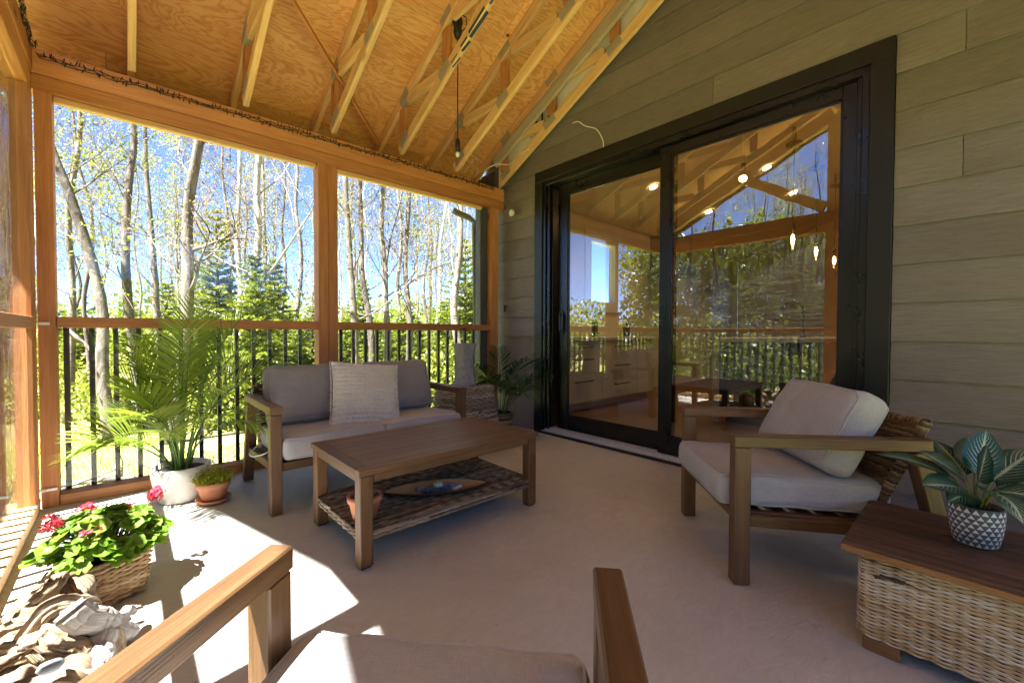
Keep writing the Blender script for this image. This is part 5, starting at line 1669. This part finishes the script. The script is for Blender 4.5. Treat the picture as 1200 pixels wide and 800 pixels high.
# ================================================================== WOODS
HERO = [
    (-0.15, 9.05, 0.086, -0.197, 'grey', 'grey leaning tree trunk curving up to the left, standing behind the palm'),
    (0.25, 9.5, 0.079, -0.088, 'grey', 'straight grey trunk left of the thick forked trunk in the left screen bay'),
    (0.49, 10.9, 0.067, -0.046, 'pale', 'slim pale trunk just left of the thick forked trunk'),
    (0.49, 8.06, 0.095, 0.101, 'grey', 'thickest grey brown forked trunk in the left screen bay, leaning right'),
    (-0.9, 11.89, 0.066, 0.076, 'pale', 'pale crooked trunk nearest the left corner post, under yellow green leaves'),
    (-0.53, 13.31, 0.048, -0.05, 'dark', 'thin dark trunk between the pale crooked and the leaning grey trunks'),
    (1.43, 9.51, 0.08, 0.16, 'birch', 'white birch trunk leaning right in the left screen bay, the brightest one'),
    (1.48, 10.54, 0.062, 0.097, 'birch', 'thinner white birch stem beside the brightest leaning birch'),
    (2.19, 13.54, 0.058, -0.059, 'dark', 'thin dark trunk behind the two white birches'),
    (3.16, 14.01, 0.063, -0.034, 'pale', 'slim pale trunk right of the white birches, behind the small spruce'),
    (3.74, 14.84, 0.068, -0.017, 'grey', 'slim grey trunk second from the middle post in the left bay'),
    (3.64, 12.9, 0.072, -0.017, 'pale', 'slim pale trunk closest to the left side of the middle post'),
    (3.27, 8.11, 0.074, -0.034, 'pale', 'pale trunk closest to the right side of the middle post'),
    (3.95, 8.83, 0.074, -0.046, 'grey', 'grey trunk second from the middle post in the right screen bay'),
    (4.06, 8.47, 0.081, -0.008, 'pale', 'pale mottled trunk third from the middle post, forked near the top'),
    (5.87, 11.55, 0.063, 0.017, 'pale', 'thin straight pale trunk in the middle of the right screen bay'),
    (4.35, 8.21, 0.072, 0.05, 'grey', 'curved grey trunk with a side branch in the middle of the right bay'),
    (7.55, 12.73, 0.058, 0.0, 'pale', 'thin pale trunk standing clear against the sky in the right bay'),
    (6.78, 10.72, 0.063, 0.038, 'birch', 'thin white trunk leaning right, behind the stone vase'),
    (4.72, 6.79, 0.082, 0.004, 'pale', 'stout pale trunk nearest the downspout, rising behind the stone vase'),
]
FARTREE = [(1.96, 26.06, 1.21, 2.92), (3.12, 25.55, 0.84, 3.21), (6.37, 26.63, 0.8, 1.91), (-6.1, 38.27, 1.1, 0.26), (15.97, 21.28, 1.08, 3.87), (-2.39, 19.34, 1.01, 0.37), (-2.5, 23.89, 0.77, 2.91), (2.07, 31.5, 1.01, 4.02), (3.11, 27.03, 0.98, 1.75), (16.64, 21.27, 1.17, 4.45), (-0.57, 21.9, 0.89, 0.44), (7.25, 18.14, 1.17, 2.43), (14.37, 20.43, 0.75, 1.32), (10.31, 16.72, 1.24, 2.5), (-5.81, 34.47, 1.14, 1.69), (-4.42, 27.4, 1.23, 4.76), (-3.62, 24.99, 0.8, 0.38), (6.41, 14.54, 1.03, 2.81), (-3.6, 34.48, 0.82, 4.04), (-4.22, 28.95, 0.86, 1.69), (14.3, 19.63, 0.9, 5.56), (-2.49, 26.86, 1.18, 4.03), (-6.51, 42.15, 0.86, 1.62), (6.94, 17.02, 0.9, 0.46), (-5.28, 33.08, 0.87, 3.78), (0.34, 25.45, 1.23, 3.04), (5.32, 29.02, 0.84, 0.97), (12.96, 21.13, 0.87, 1.19), (9.68, 26.51, 0.85, 5.97), (10.78, 18.92, 0.96, 0.65), (-7.98, 42.97, 0.87, 4.42), (-2.25, 35.05, 1.05, 1.84), (-3.91, 34.53, 0.78, 1.43), (4.91, 29.11, 1.06, 1.76), (8.36, 13.29, 0.76, 1.69), (1.19, 16.99, 0.84, 2.32), (3.02, 16.71, 0.93, 5.6), (13.24, 17.72, 1.1, 3.67), (-2.65, 19.97, 0.76, 5.72), (8.82, 27.73, 0.76, 4.0), (2.86, 28.59, 0.91, 6.28), (-5.44, 32.51, 1.12, 5.65), (8.35, 23.08, 1.15, 5.75), (-0.03, 30.32, 1.2, 5.47), (1.47, 31.02, 1.18, 3.6), (4.7, 20.1, 1.04, 3.82), (-5.7, 34.57, 1.25, 5.53), (6.52, 18.57, 1.12, 3.65), (2.06, 31.42, 0.79, 4.71), (-6.58, 34.62, 0.99, 1.45), (6.52, 20.7, 1.06, 5.78), (-1.18, 18.17, 0.9, 4.26), (-2.16, 22.16, 1.2, 4.14), (2.16, 32.38, 0.91, 4.18), (-2.78, 27.84, 1.15, 5.74), (9.13, 16.12, 1.04, 1.99), (-4.1, 30.32, 1.17, 5.33), (9.02, 27.3, 0.89, 1.06), (1.54, 20.87, 0.86, 2.6), (5.14, 21.89, 0.91, 5.27)]
LEFTTREE = [(-23.7, -0.4, 0.78, 0.2), (-21.9, -8.21, 1.03, 3.58), (-12.6, 6.04, 0.76, 0.85), (-15.0, -8.53, 1.08, 1.49), (-9.82, -8.11, 1.0, 2.8), (-17.89, 3.45, 1.07, 6.02), (-18.79, -5.21, 0.94, 1.12), (-7.68, -0.03, 1.04, 1.12), (-11.99, -2.43, 1.03, 3.27), (-17.64, 5.37, 0.91, 4.97), (-22.45, -7.34, 1.12, 4.54), (-9.64, -0.38, 1.0, 5.71), (-13.72, 1.81, 1.1, 5.0), (-23.08, -0.19, 1.01, 1.29), (-19.41, 6.55, 1.01, 4.51), (-11.02, 8.1, 1.14, 6.14), (-16.36, 6.02, 0.88, 5.71), (-21.62, -2.38, 0.78, 2.77), (-16.58, 5.6, 0.94, 0.18), (-20.85, -7.78, 1.07, 1.09), (-13.03, 5.97, 0.81, 0.93), (-16.02, 4.75, 1.09, 4.33), (-23.1, 0.36, 1.13, 0.54), (-11.15, 1.01, 0.87, 4.58), (-18.04, 0.93, 1.09, 3.52), (-12.64, -1.76, 1.09, 5.66), (-10.94, 7.16, 1.14, 3.29), (-16.95, -5.18, 0.96, 3.16), (-17.49, -8.47, 1.14, 3.24), (-14.11, 6.22, 0.98, 3.08), (-18.9, -7.75, 0.97, 2.6), (-23.29, 8.54, 0.86, 2.97), (-9.59, -0.76, 1.08, 5.66), (-15.36, -2.97, 0.83, 3.88), (-22.77, -6.54, 1.06, 0.14), (-10.7, -4.68, 1.02, 2.02), (-13.36, 2.78, 0.79, 4.59), (-9.53, 0.7, 0.85, 1.24), (-16.25, -0.7, 0.9, 2.6), (-16.23, -5.97, 0.83, 3.96), (-18.03, 1.06, 1.09, 3.84), (-21.64, -4.58, 1.05, 5.09), (-22.39, -3.0, 0.88, 5.79), (-11.1, 9.97, 1.11, 0.84), (-11.45, 4.8, 0.85, 0.61), (-21.23, -0.99, 1.07, 0.79), (-14.15, 4.02, 0.76, 1.26), (-18.76, 8.32, 1.14, 0.72), (-15.84, 5.4, 0.95, 4.31), (-10.62, -7.66, 0.79, 0.24), (-16.6, 0.78, 0.98, 0.92), (-10.54, -5.13, 1.09, 6.22), (-22.79, -7.19, 0.77, 5.98), (-15.12, 5.53, 0.88, 2.93), (-16.0, -0.83, 0.99, 0.08), (-19.07, 7.04, 0.82, 2.85), (-19.7, -1.3, 0.83, 1.04), (-15.96, -8.71, 1.11, 5.03), (-19.13, 7.35, 1.0, 2.54), (-17.39, 0.58, 1.14, 5.05)]
SPRUCE = [(1.76, 8.93, 3.0, 1.1), (1.83, 13.87, 5.0, 1.9), (2.69, 10.39, 2.1, 0.95), (1.43, 15.58, 3.6, 1.5), (3.55, 11.63, 2.4, 1.1), (6.79, 9.37, 4.2, 1.5), (5.1, 12.92, 2.7, 1.2), (6.96, 11.24, 2.5, 1.3), (7.41, 13.53, 2.9, 1.4), (8.58, 11.12, 3.4, 1.4), (5.02, 10.3, 1.9, 1.0), (-1.7, 19.09, 2.6, 1.2) ]
YOUNG = [(-0.94, 15.71, 2.6, 1.0), (0.92, 11.59, 2.0, 1.0), (1.37, 12.26, 2.7, 1.0), (1.81, 11.32, 2.4, 1.0), (2.72, 11.71, 3.4, 1.0), (2.64, 9.48, 1.9, 1.0), (3.75, 9.83, 2.2, 1.0), (4.74, 11.23, 3.0, 1.0), (4.17, 9.18, 1.8, 1.0), (5.75, 10.99, 2.6, 1.0), (5.19, 9.07, 2.0, 1.0), (6.75, 10.35, 2.9, 1.0), (5.68, 8.08, 2.2, 1.0), (7.58, 10.0, 3.6, 1.0), (0.04, 17.52, 3.0, 1.0), (0.98, 18.01, 3.2, 1.0)]
BUSH =  [(4.98, 10.82, 0.76, 4.7), (5.57, 8.17, 1.01, 5.2), (0.23, 10.58, 0.84, 3.87), (4.26, 9.59, 0.92, 2.2), (1.24, 8.95, 0.98, 6.11), (1.8, 13.37, 0.79, 4.34), (4.54, 10.15, 0.97, 4.04), (4.8, 7.64, 1.11, 5.76), (2.3, 10.66, 1.1, 1.17), (0.39, 10.58, 1.02, 1.98), (0.23, 14.38, 1.22, 1.86), (4.65, 11.87, 1.02, 1.68), (0.07, 9.56, 0.96, 2.4), (-0.23, 12.34, 0.88, 4.86), (-0.6, 17.36, 0.96, 3.76), (2.38, 13.49, 1.15, 3.5), (2.36, 12.66, 1.17, 2.51), (4.27, 10.12, 0.83, 1.47), (4.93, 12.18, 1.17, 1.52), (-0.1, 11.47, 0.8, 4.43), (4.85, 8.45, 1.18, 1.97), (1.87, 13.17, 0.75, 0.58), (4.87, 8.99, 1.02, 4.24), (-1.37, 13.18, 0.94, 3.05), (0.04, 13.76, 1.23, 2.45), (2.02, 8.5, 0.85, 4.18), (-0.86, 16.82, 1.2, 0.61), (6.65, 9.61, 1.12, 1.86), (4.3, 11.93, 0.85, 4.74), (6.28, 8.68, 0.76, 3.1), (1.25, 13.65, 1.07, 3.56), (-0.19, 14.42, 1.05, 1.12), (4.8, 7.78, 1.21, 0.89), (1.08, 13.82, 1.03, 3.48)]
LBUSH = [(-9.7, -1.4, 1.15, 5.44), (-6.05, 0.54, 1.99, 0.51), (-10.43, 2.25, 1.04, 2.38), (-11.63, -0.22, 1.8, 0.99), (-7.9, -5.34, 1.56, 5.8), (-10.72, 4.61, 1.42, 4.69), (-6.81, -2.63, 1.74, 4.56), (-9.37, -5.68, 1.29, 1.32), (-8.25, 5.14, 1.22, 5.57), (-13.03, -6.18, 1.42, 3.09), (-6.19, -0.63, 2.0, 0.7), (-10.77, -5.18, 1.64, 5.62), (-7.62, -6.88, 1.09, 3.39), (-6.14, -5.73, 1.55, 5.78), (-9.36, -1.03, 1.7, 0.59), (-10.64, -4.41, 1.67, 6.02), (-6.43, 1.33, 1.67, 0.94), (-8.15, 7.92, 2.1, 0.76), (-11.64, 7.26, 1.26, 3.84), (-6.34, -1.51, 1.74, 3.71), (-12.2, -5.7, 1.38, 5.43), (-10.67, -0.23, 1.44, 6.19), (-10.6, -6.72, 1.88, 2.06), (-9.47, -3.8, 1.49, 2.04), (-6.71, 2.44, 1.11, 4.92), (-6.2, 4.71, 1.89, 3.12), (-11.68, -3.28, 1.81, 2.67), (-7.85, 7.46, 1.44, 2.34), (-12.88, -1.46, 1.73, 1.07), (-12.75, -3.12, 1.06, 6.12), (-7.38, 7.2, 2.08, 3.81), (-6.09, -6.09, 1.23, 2.44), (-10.89, 7.5, 1.39, 0.88), (-10.5, -4.94, 1.1, 3.49)]
LSPRUCE = [(-9.32, 5.85, 4.2, 1.5), (-14.0, 4.59, 3.94, 1.5), (-15.07, 5.44, 4.2, 1.5), (-13.91, 3.95, 3.94, 1.5), (-13.5, -5.08, 3.67, 1.5), (-11.22, -5.86, 3.73, 1.5), (-12.75, 2.11, 3.2, 1.5)]

RIGHT = Vector((.7405, -.672, 0))
BARK = {'grey': 'bark_grey', 'pale': 'bark_pale', 'birch': 'bark_birch', 'dark': 'bark_dark'}
def leaf_quad(mb, p, s, tint):
    d = Vector((rng.gauss(0, 1), rng.gauss(0, 1), rng.gauss(-.2, .8))).normalized()
    w = d.orthogonal().normalized(); w = Quaternion(d, rng.uniform(0, 6.28)) @ w
    w = w * s * .36
    mb.add([p, p + d * s * .5 + w, p + d * s, p + d * s * .5 - w], [(0, 1, 2, 3)], None, tint)
def bough(tk, cr, p, d, L, r, leafn, lsize, depth, tb, spread=.9):
    n = 6; pts = [p.copy()]; q = p.copy(); dd = d.copy()
    for i in range(n):
        dd = (dd + Vector((rng.gauss(0, .13), rng.gauss(0, .13), rng.gauss(.05, .10)))).normalized()
        q = q + dd * (L / n); pts.append(q.copy())
    (tk if r > .012 else cr).cm = 0 if r > .012 else 1
    (tk if r > .012 else cr).tube(pts, [max(.0022, r * (1 - .8 * i / n)) for i in range(n + 1)], 6 if r > .02 else (4 if r > .008 else 3), tint=.5)
    cr.cm = 0
    if depth == 0:
        for k in range(leafn):
            i = rng.uniform(1, n); a = pts[int(min(i, n - 1e-3))]
            leaf_quad(cr, a + Vector((rng.gauss(0, .09), rng.gauss(0, .09), rng.gauss(0, .08))), lsize * rng.uniform(.6, 1.3), min(1, max(0, rng.gauss(tb, .22))))
        return
    for k in range(5 if depth == 1 else 5):
        i = rng.randint(1, n); a = pts[i]
        ax = dd.orthogonal().normalized(); ax = Quaternion(dd, rng.uniform(0, 6.28)) @ ax
        nd = (dd * .75 + ax * spread * rng.uniform(.5, 1.1) + Vector((0, 0, .15))).normalized()
        bough(tk, cr, a, nd, L * rng.uniform(.38, .62), r * .42, leafn, lsize, depth - 1, tb, spread)
def tree_meshes(H, r0, lean, leafn=6, lsize=.06, nb=12, hb=2.0, tb=.5, wob=.16, fork=None):
    tk, cr = MB(), MB()
    n = 26; pts = []; sd = rng.uniform(0, 99)
    for i in range(n + 1):
        t = i / n; z = H * t
        p = RIGHT * (lean * z * (1 - .25 * t)) + Vector((fbm((z * .35, sd, 0), 1, 2), fbm((z * .35, 0, sd), 1, 2), 0)) * wob * min(1, z / 1.5 + .1)
        p.z = z - .12; pts.append(p)
    rad = [r0 * ((1 - i / n) ** .75 * .92 + .10) * (1 + .55 * math.exp(-i / n * H / .22)) for i in range(n + 1)]
    b0 = 0
    tk.tube(pts, rad, 12, tint=.5)
    for i in range(len(tk.v)):
        ring = min(n, i // 12); p = Vector(tk.v[i]); c = pts[ring]
        tk.v[i] = tuple(c + (p - c) * (1 + .16 * fbm(p * 5 + Vector((sd, 0, 0)), 1, 3)))
    for k in range(nb):
        z = hb + (H - hb - .4) * ((k + rng.random()) / nb) ** .9
        t = (z / H) * n; i = min(n - 1, int(t)); p = pts[i].lerp(pts[i + 1], t - i)
        a = rng.uniform(0, 2 * PI)
        e = R(rng.uniform(18, 58))
        d = Vector((math.cos(a) * math.cos(e), math.sin(a) * math.cos(e), math.sin(e)))
        bough(tk, cr, p, d, H * rng.uniform(.13, .24) * (1.15 - .5 * z / H), min(.03, rad[i] * rng.uniform(.16, .30)), leafn, lsize, 2, tb)
    if fork:
        for (z, a, e, L) in fork:
            t = (z / H) * n; i = min(n - 1, int(t)); p = pts[i]
            d = (RIGHT * math.cos(R(e)) * a + Vector((0, 0, math.sin(R(e))))).normalized()
            bough(tk, cr, p, d, L, rad[i] * .42, leafn, lsize, 2, tb)
    return tk, cr
def plant_tree(x, y, label, kind, meshes, leaf, group=None, rz=0, sc=1):
    t = thing('tree', label, 'tree', (x, y, ground_z(x, y)), rz, group)
    t.scale = (sc, sc, sc)
    meshes[0].build('trunk', M[BARK[kind]], t)
    meshes[1].build('crown', [M[leaf], M['twig']], t)
    return t
for i, (x, y, r, lean, kind, label) in enumerate(HERO):
    leaf = 'lf_spring' if i in (0, 4, 5, 1, 14, 19, 9, 17) else 'lf_bud'
    fork = None
    if i == 3: fork = [(2.55, 1, 50, 1.1), (3.1, 1, 20, .9)]
    if i == 6: fork = [(2.4, 1, 36, 3.2)]
    if i == 16: fork = [(2.9, 1, 25, 2.0)]
    if i == 14: fork = [(3.1, 1, 70, 2.6)]
    if i == 0: fork = [(1.6, -1, 40, 2.4)]
    tm = tree_meshes(rng.uniform(8.0, 10.5), max(.035, r), lean, 5 if leaf == 'lf_spring' else 4, .048, 13, 1.9, .5, .22, fork)
    plant_tree(x, y, label, kind, tm, leaf)
protos = []
for k, (kind, leaf, ln) in enumerate((('pale', 'lf_spring', 5), ('grey', 'lf_bud', 4), ('birch', 'lf_spring', 4), ('dark', 'lf_bud', 5), ('grey', 'lf_spring', 6))):
    protos.append((kind, leaf, tree_meshes(9.5, (.05, .062, .045, .07, .055)[k], rng.uniform(-.05, .05), ln, .058, 12, 2.2, .5, .3)))
GF = 'distant slender trees of the wood behind the back screen'
first = {}
for i, (x, y, sc, rz) in enumerate(FARTREE):
    k = i % 5; kind, leaf, tm = protos[k]
    if k not in first: first[k] = plant_tree(x, y, 'slender distant tree with sparse spring leaves, far back in the wood behind the screen', kind, tm, leaf, GF, rz, sc)
    else:
        c = copy_tree(first[k]); c.location = (x, y, ground_z(x, y)); c.rotation_euler = (0, 0, rz); c.scale = (sc, sc, sc)
GL = 'trees of the wood beyond the left screen'
for i, (x, y, sc, rz) in enumerate(LEFTTREE):
    c = copy_tree(first[i % 5]); c.location = (x, y, ground_z(x, y)); c.rotation_euler = (0, 0, rz); c.scale = (sc, sc, sc)
    c['label'] = 'slender tree beyond the left screen, mirrored in the sliding door glass'; c['group'] = GL

def spruce_meshes(H, rr, seed):
    tk, cr = MB(), MB()
    tk.tube([(0, 0, -.1), (0.02, .01, H * .5), (0, 0, H * .98)], [H * .016 + .01, H * .010 + .006, .004], 8)
    z = H * .07
    while z < H:
        f = z / H
        L = rr * (1 - f) ** .85 * rng.uniform(.85, 1.1) + .05
        nb = 8 if f < .7 else 6
        a0 = rng.uniform(0, 6.28)
        for k in range(nb):
            a = a0 + 2 * PI * k / nb + rng.uniform(-.25, .25)
            l = L * rng.uniform(.5, 1.15); d = Vector((math.cos(a), math.sin(a), 0)); sd = Vector((-d.y, d.x, 0))
            tilt = .15 + .55 * f
            pts = [Vector((0, 0, z)) + d * l * t + Vector((0, 0, l * (tilt * t - .45 * t * t * (1 - f)))) for t in (0, .25, .5, .75, 1)]
            zj = rng.uniform(-.11, .11) * (1 - f)
            pts = [p + Vector((rng.gauss(0, .012), rng.gauss(0, .012), zj + rng.gauss(0, .012))) for p in pts]
            cr.cm = 1; cr.tube(pts, [.010, .008, .006, .004, .002], 3)
            cr.cm = 0
            nsh = max(4, int(l / .055))
            for q in range(nsh):
                t = .12 + .88 * (q + rng.random() * .6) / nsh
                i = min(3, int(t * 4)); p = pts[i].lerp(pts[i + 1], t * 4 - i)
                for sg in (-1, 1, 0):
                    ls = (.05 + .24 * l * (1 - t * .75)) * rng.uniform(.7, 1.15) if sg else .09
                    v = (d * .75 + sd * sg * .8 + Vector((0, 0, rng.uniform(-.22, .12)))).normalized()
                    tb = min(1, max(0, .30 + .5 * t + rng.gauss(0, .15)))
                    nn = 5
                    for w in range(nn):
                        b = p + v * ls * (w / nn)
                        for s2 in (-1, 1):
                            o = Quaternion(v, rng.uniform(0, 6.28)) @ v.orthogonal().normalized()
                            e = b + v * ls * .42 + o * .035
                            wv_ = v.cross(o) * .011
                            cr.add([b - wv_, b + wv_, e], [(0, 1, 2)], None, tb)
        z += max(.10, H * .042)
    return tk, cr
spr = [spruce_meshes(3.0, 1.0, 1), spruce_meshes(5.0, 1.7, 2)]
SL = ['small bright spruce sapling with upright tip in front of the white birches', 'tall soft evergreen behind the white birches in the left bay', 'short bushy spruce just left of the middle post above the rail', 'broad dark evergreen behind the thick forked trunk', 'low spruce right behind the middle post', 'dark spruce rising behind the stout pale trunk near the downspout',
      'low spruce deep behind the first trunks right of the middle post', 'low spruce deep behind the stone vase', 'low spruce deep in the middle of the right bay', 'spruce at the far right edge behind the downspout', 'small spruce low in front of the mottled trunk in the right bay', 'low spruce deep behind the left corner post']
sfirst = {}
for i, (x, y, h, r) in enumerate(SPRUCE):
    k = 0 if h < 3.3 else 1
    sc = h / (3.0, 5.0)[k]
    mt = 'needle'
    if k not in sfirst:
        t = thing('spruce_tree', SL[i], 'spruce', (x, y, ground_z(x, y))); t.scale = (sc,) * 3
        spr[k][0].build('trunk', M['bark_dark'], t); spr[k][1].build('crown', [M[mt], M['twig']], t); sfirst[k] = t
    else:
        t = copy_tree(sfirst[k]); t.location = (x, y, ground_z(x, y)); t.scale = (sc,) * 3; t.rotation_euler = (0, 0, i * 1.3); t['label'] = SL[i]
for i, (x, y, h, r) in enumerate(YOUNG):
    sc = h / 3.0
    t = copy_tree(sfirst[0]); t.location = (x, y, ground_z(x, y)); t.scale = (sc, sc, sc * rng.uniform(.85, 1.05)); t.rotation_euler = (0, 0, i * 1.7)
    t['label'] = 'young bright green spruce in the undergrowth behind the balusters of the back screen'; t['group'] = 'young spruces in the undergrowth'
for i, (x, y, h, r) in enumerate(LSPRUCE):
    k = 0 if h < 3.3 else 1; sc = h / (3.0, 5.0)[k]
    t = copy_tree(sfirst[k]); t.location = (x, y, ground_z(x, y)); t.scale = (sc,) * 3; t.rotation_euler = (0, 0, i * 1.1)
    t['label'] = 'evergreen beyond the left screen, mirrored in the sliding door glass'; t['group'] = 'evergreens beyond the left screen'
def bush_meshes():
    st_, cr = MB(), MB()
    for k in range(22):
        a = rng.uniform(0, 6.28); e = R(rng.uniform(35, 85))
        d = Vector((math.cos(a) * math.cos(e), math.sin(a) * math.cos(e), math.sin(e)))
        L = rng.uniform(.7, 1.25)
        p = Vector((rng.gauss(0, .22), rng.gauss(0, .22), -.05)); pts = [p]
        for i in range(6):
            d = (d + Vector((rng.gauss(0, .15), rng.gauss(0, .15), .02))).normalized(); p = p + d * L / 6; pts.append(p)
        st_.tube(pts, [.010, .009, .007, .006, .004, .003, .002], 4)
        for i in range(1, 7):
            for q in range(16):
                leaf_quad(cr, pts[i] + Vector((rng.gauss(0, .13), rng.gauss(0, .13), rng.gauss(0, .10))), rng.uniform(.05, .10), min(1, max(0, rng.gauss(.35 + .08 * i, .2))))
    return st_, cr
bp = [bush_meshes() for _ in range(3)]
bfirst = {}
GB = 'low leafy bushes under the trees behind the back screen'
for i, (x, y, sc, rz) in enumerate(BUSH + LBUSH):
    k = i % 3; lb = i >= len(BUSH)
    lab = 'low bright green bush beyond the left screen, mirrored in the sliding door glass' if lb else 'low bright green bush in the undergrowth behind the back screen'
    if k not in bfirst:
        t = thing('bush', lab, 'bush', (x, y, ground_z(x, y)), rz, GB); t.scale = (sc,) * 3
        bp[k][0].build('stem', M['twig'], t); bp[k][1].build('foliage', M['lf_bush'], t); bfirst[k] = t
    else:
        t = copy_tree(bfirst[k]); t.location = (x, y, ground_z(x, y)); t.rotation_euler = (0, 0, rz); t.scale = (sc,) * 3
        t['label'] = lab; t['group'] = 'low leafy bushes beyond the left screen' if lb else GB
# far wood: one mass of foliage on the horizon
mb = MB()
for i in range(100000):
    lf = i % 2 == 0
    az = R(rng.uniform(-128, -50) if lf else rng.uniform(-50, 62)); d = rng.uniform(22, 34) if lf else rng.uniform(27, 52)
    x, y = math.sin(az) * d, math.cos(az) * d
    top = (8.0 if lf else 4.3) + 1.8 * fbm((az * 9, 1, 3), 1, 4) + 1.0 * fbm((az * 40, 5, 3), 1, 2)
    if d < 36 and not lf: top *= .5
    z = ground_z(x, y) + (top + .8) * rng.random()
    s = rng.uniform(.22, .5)
    leaf_quad(mb, Vector((x, y, z)), s, min(1, max(0, rng.gauss(.5 + .4 * fbm((az * 25, d * .2, 9), 1, 2), .2))))
for i in range(34000):
    az = R(rng.uniform(118, 232)); d = rng.uniform(15, 26)
    x, y = math.sin(az) * d, math.cos(az) * d
    top = 3.6 + 1.2 * fbm((az * 9, 1, 3), 1, 4) - (3 if d < 18 else 0)
    leaf_quad(mb, Vector((x, y, ground_z(x, y) + (top + .8) * rng.random())), rng.uniform(.22, .5), min(1, max(0, rng.gauss(.5, .2))))
tag(mb.build('far_woods', M['lf_bush']), 'yellow green mass of far woods along the horizon', 'woods', kind='stuff')
# fallen branches and dry sticks on the ground
for i, (x, y, L, a, r) in enumerate(((-.6, 5.3, 1.6, .9, .05), (.4, 5.9, 1.9, -.3, .03), (1.1, 6.2, 1.5, .5, .02), (2.6, 6.3, 2.0, -.2, .025))):
    mb = MB()
    P = [(x + math.cos(a) * L * (t - .5), y + math.sin(a) * L * (t - .5), ground_z(x, y) + .04 + .05 * math.sin(t * 5 + i)) for t in [k / 8 for k in range(9)]]
    mb.tube(P, [r * (1 - .5 * k / 8) for k in range(9)], 8)
    for k in (2, 4, 5, 6):
        p = Vector(P[k]); mb.tube([p, p + Vector((rng.uniform(-.3, .3), rng.uniform(-.2, .2), .18)), p + Vector((rng.uniform(-.5, .5), rng.uniform(-.3, .3), .3))], [r * .4, r * .25, .004], 5)
    solo(mb, 'fallen_branch', M['bark_grey'], ['thick fallen grey log on the ground by the left corner post', 'fallen branch on the grass behind the palm pot', 'thin fallen branch on the grass right of the palm', 'thin fallen branch on the grass behind the loveseat'][i], 'branch', (x, y, ground_z(x, y)))
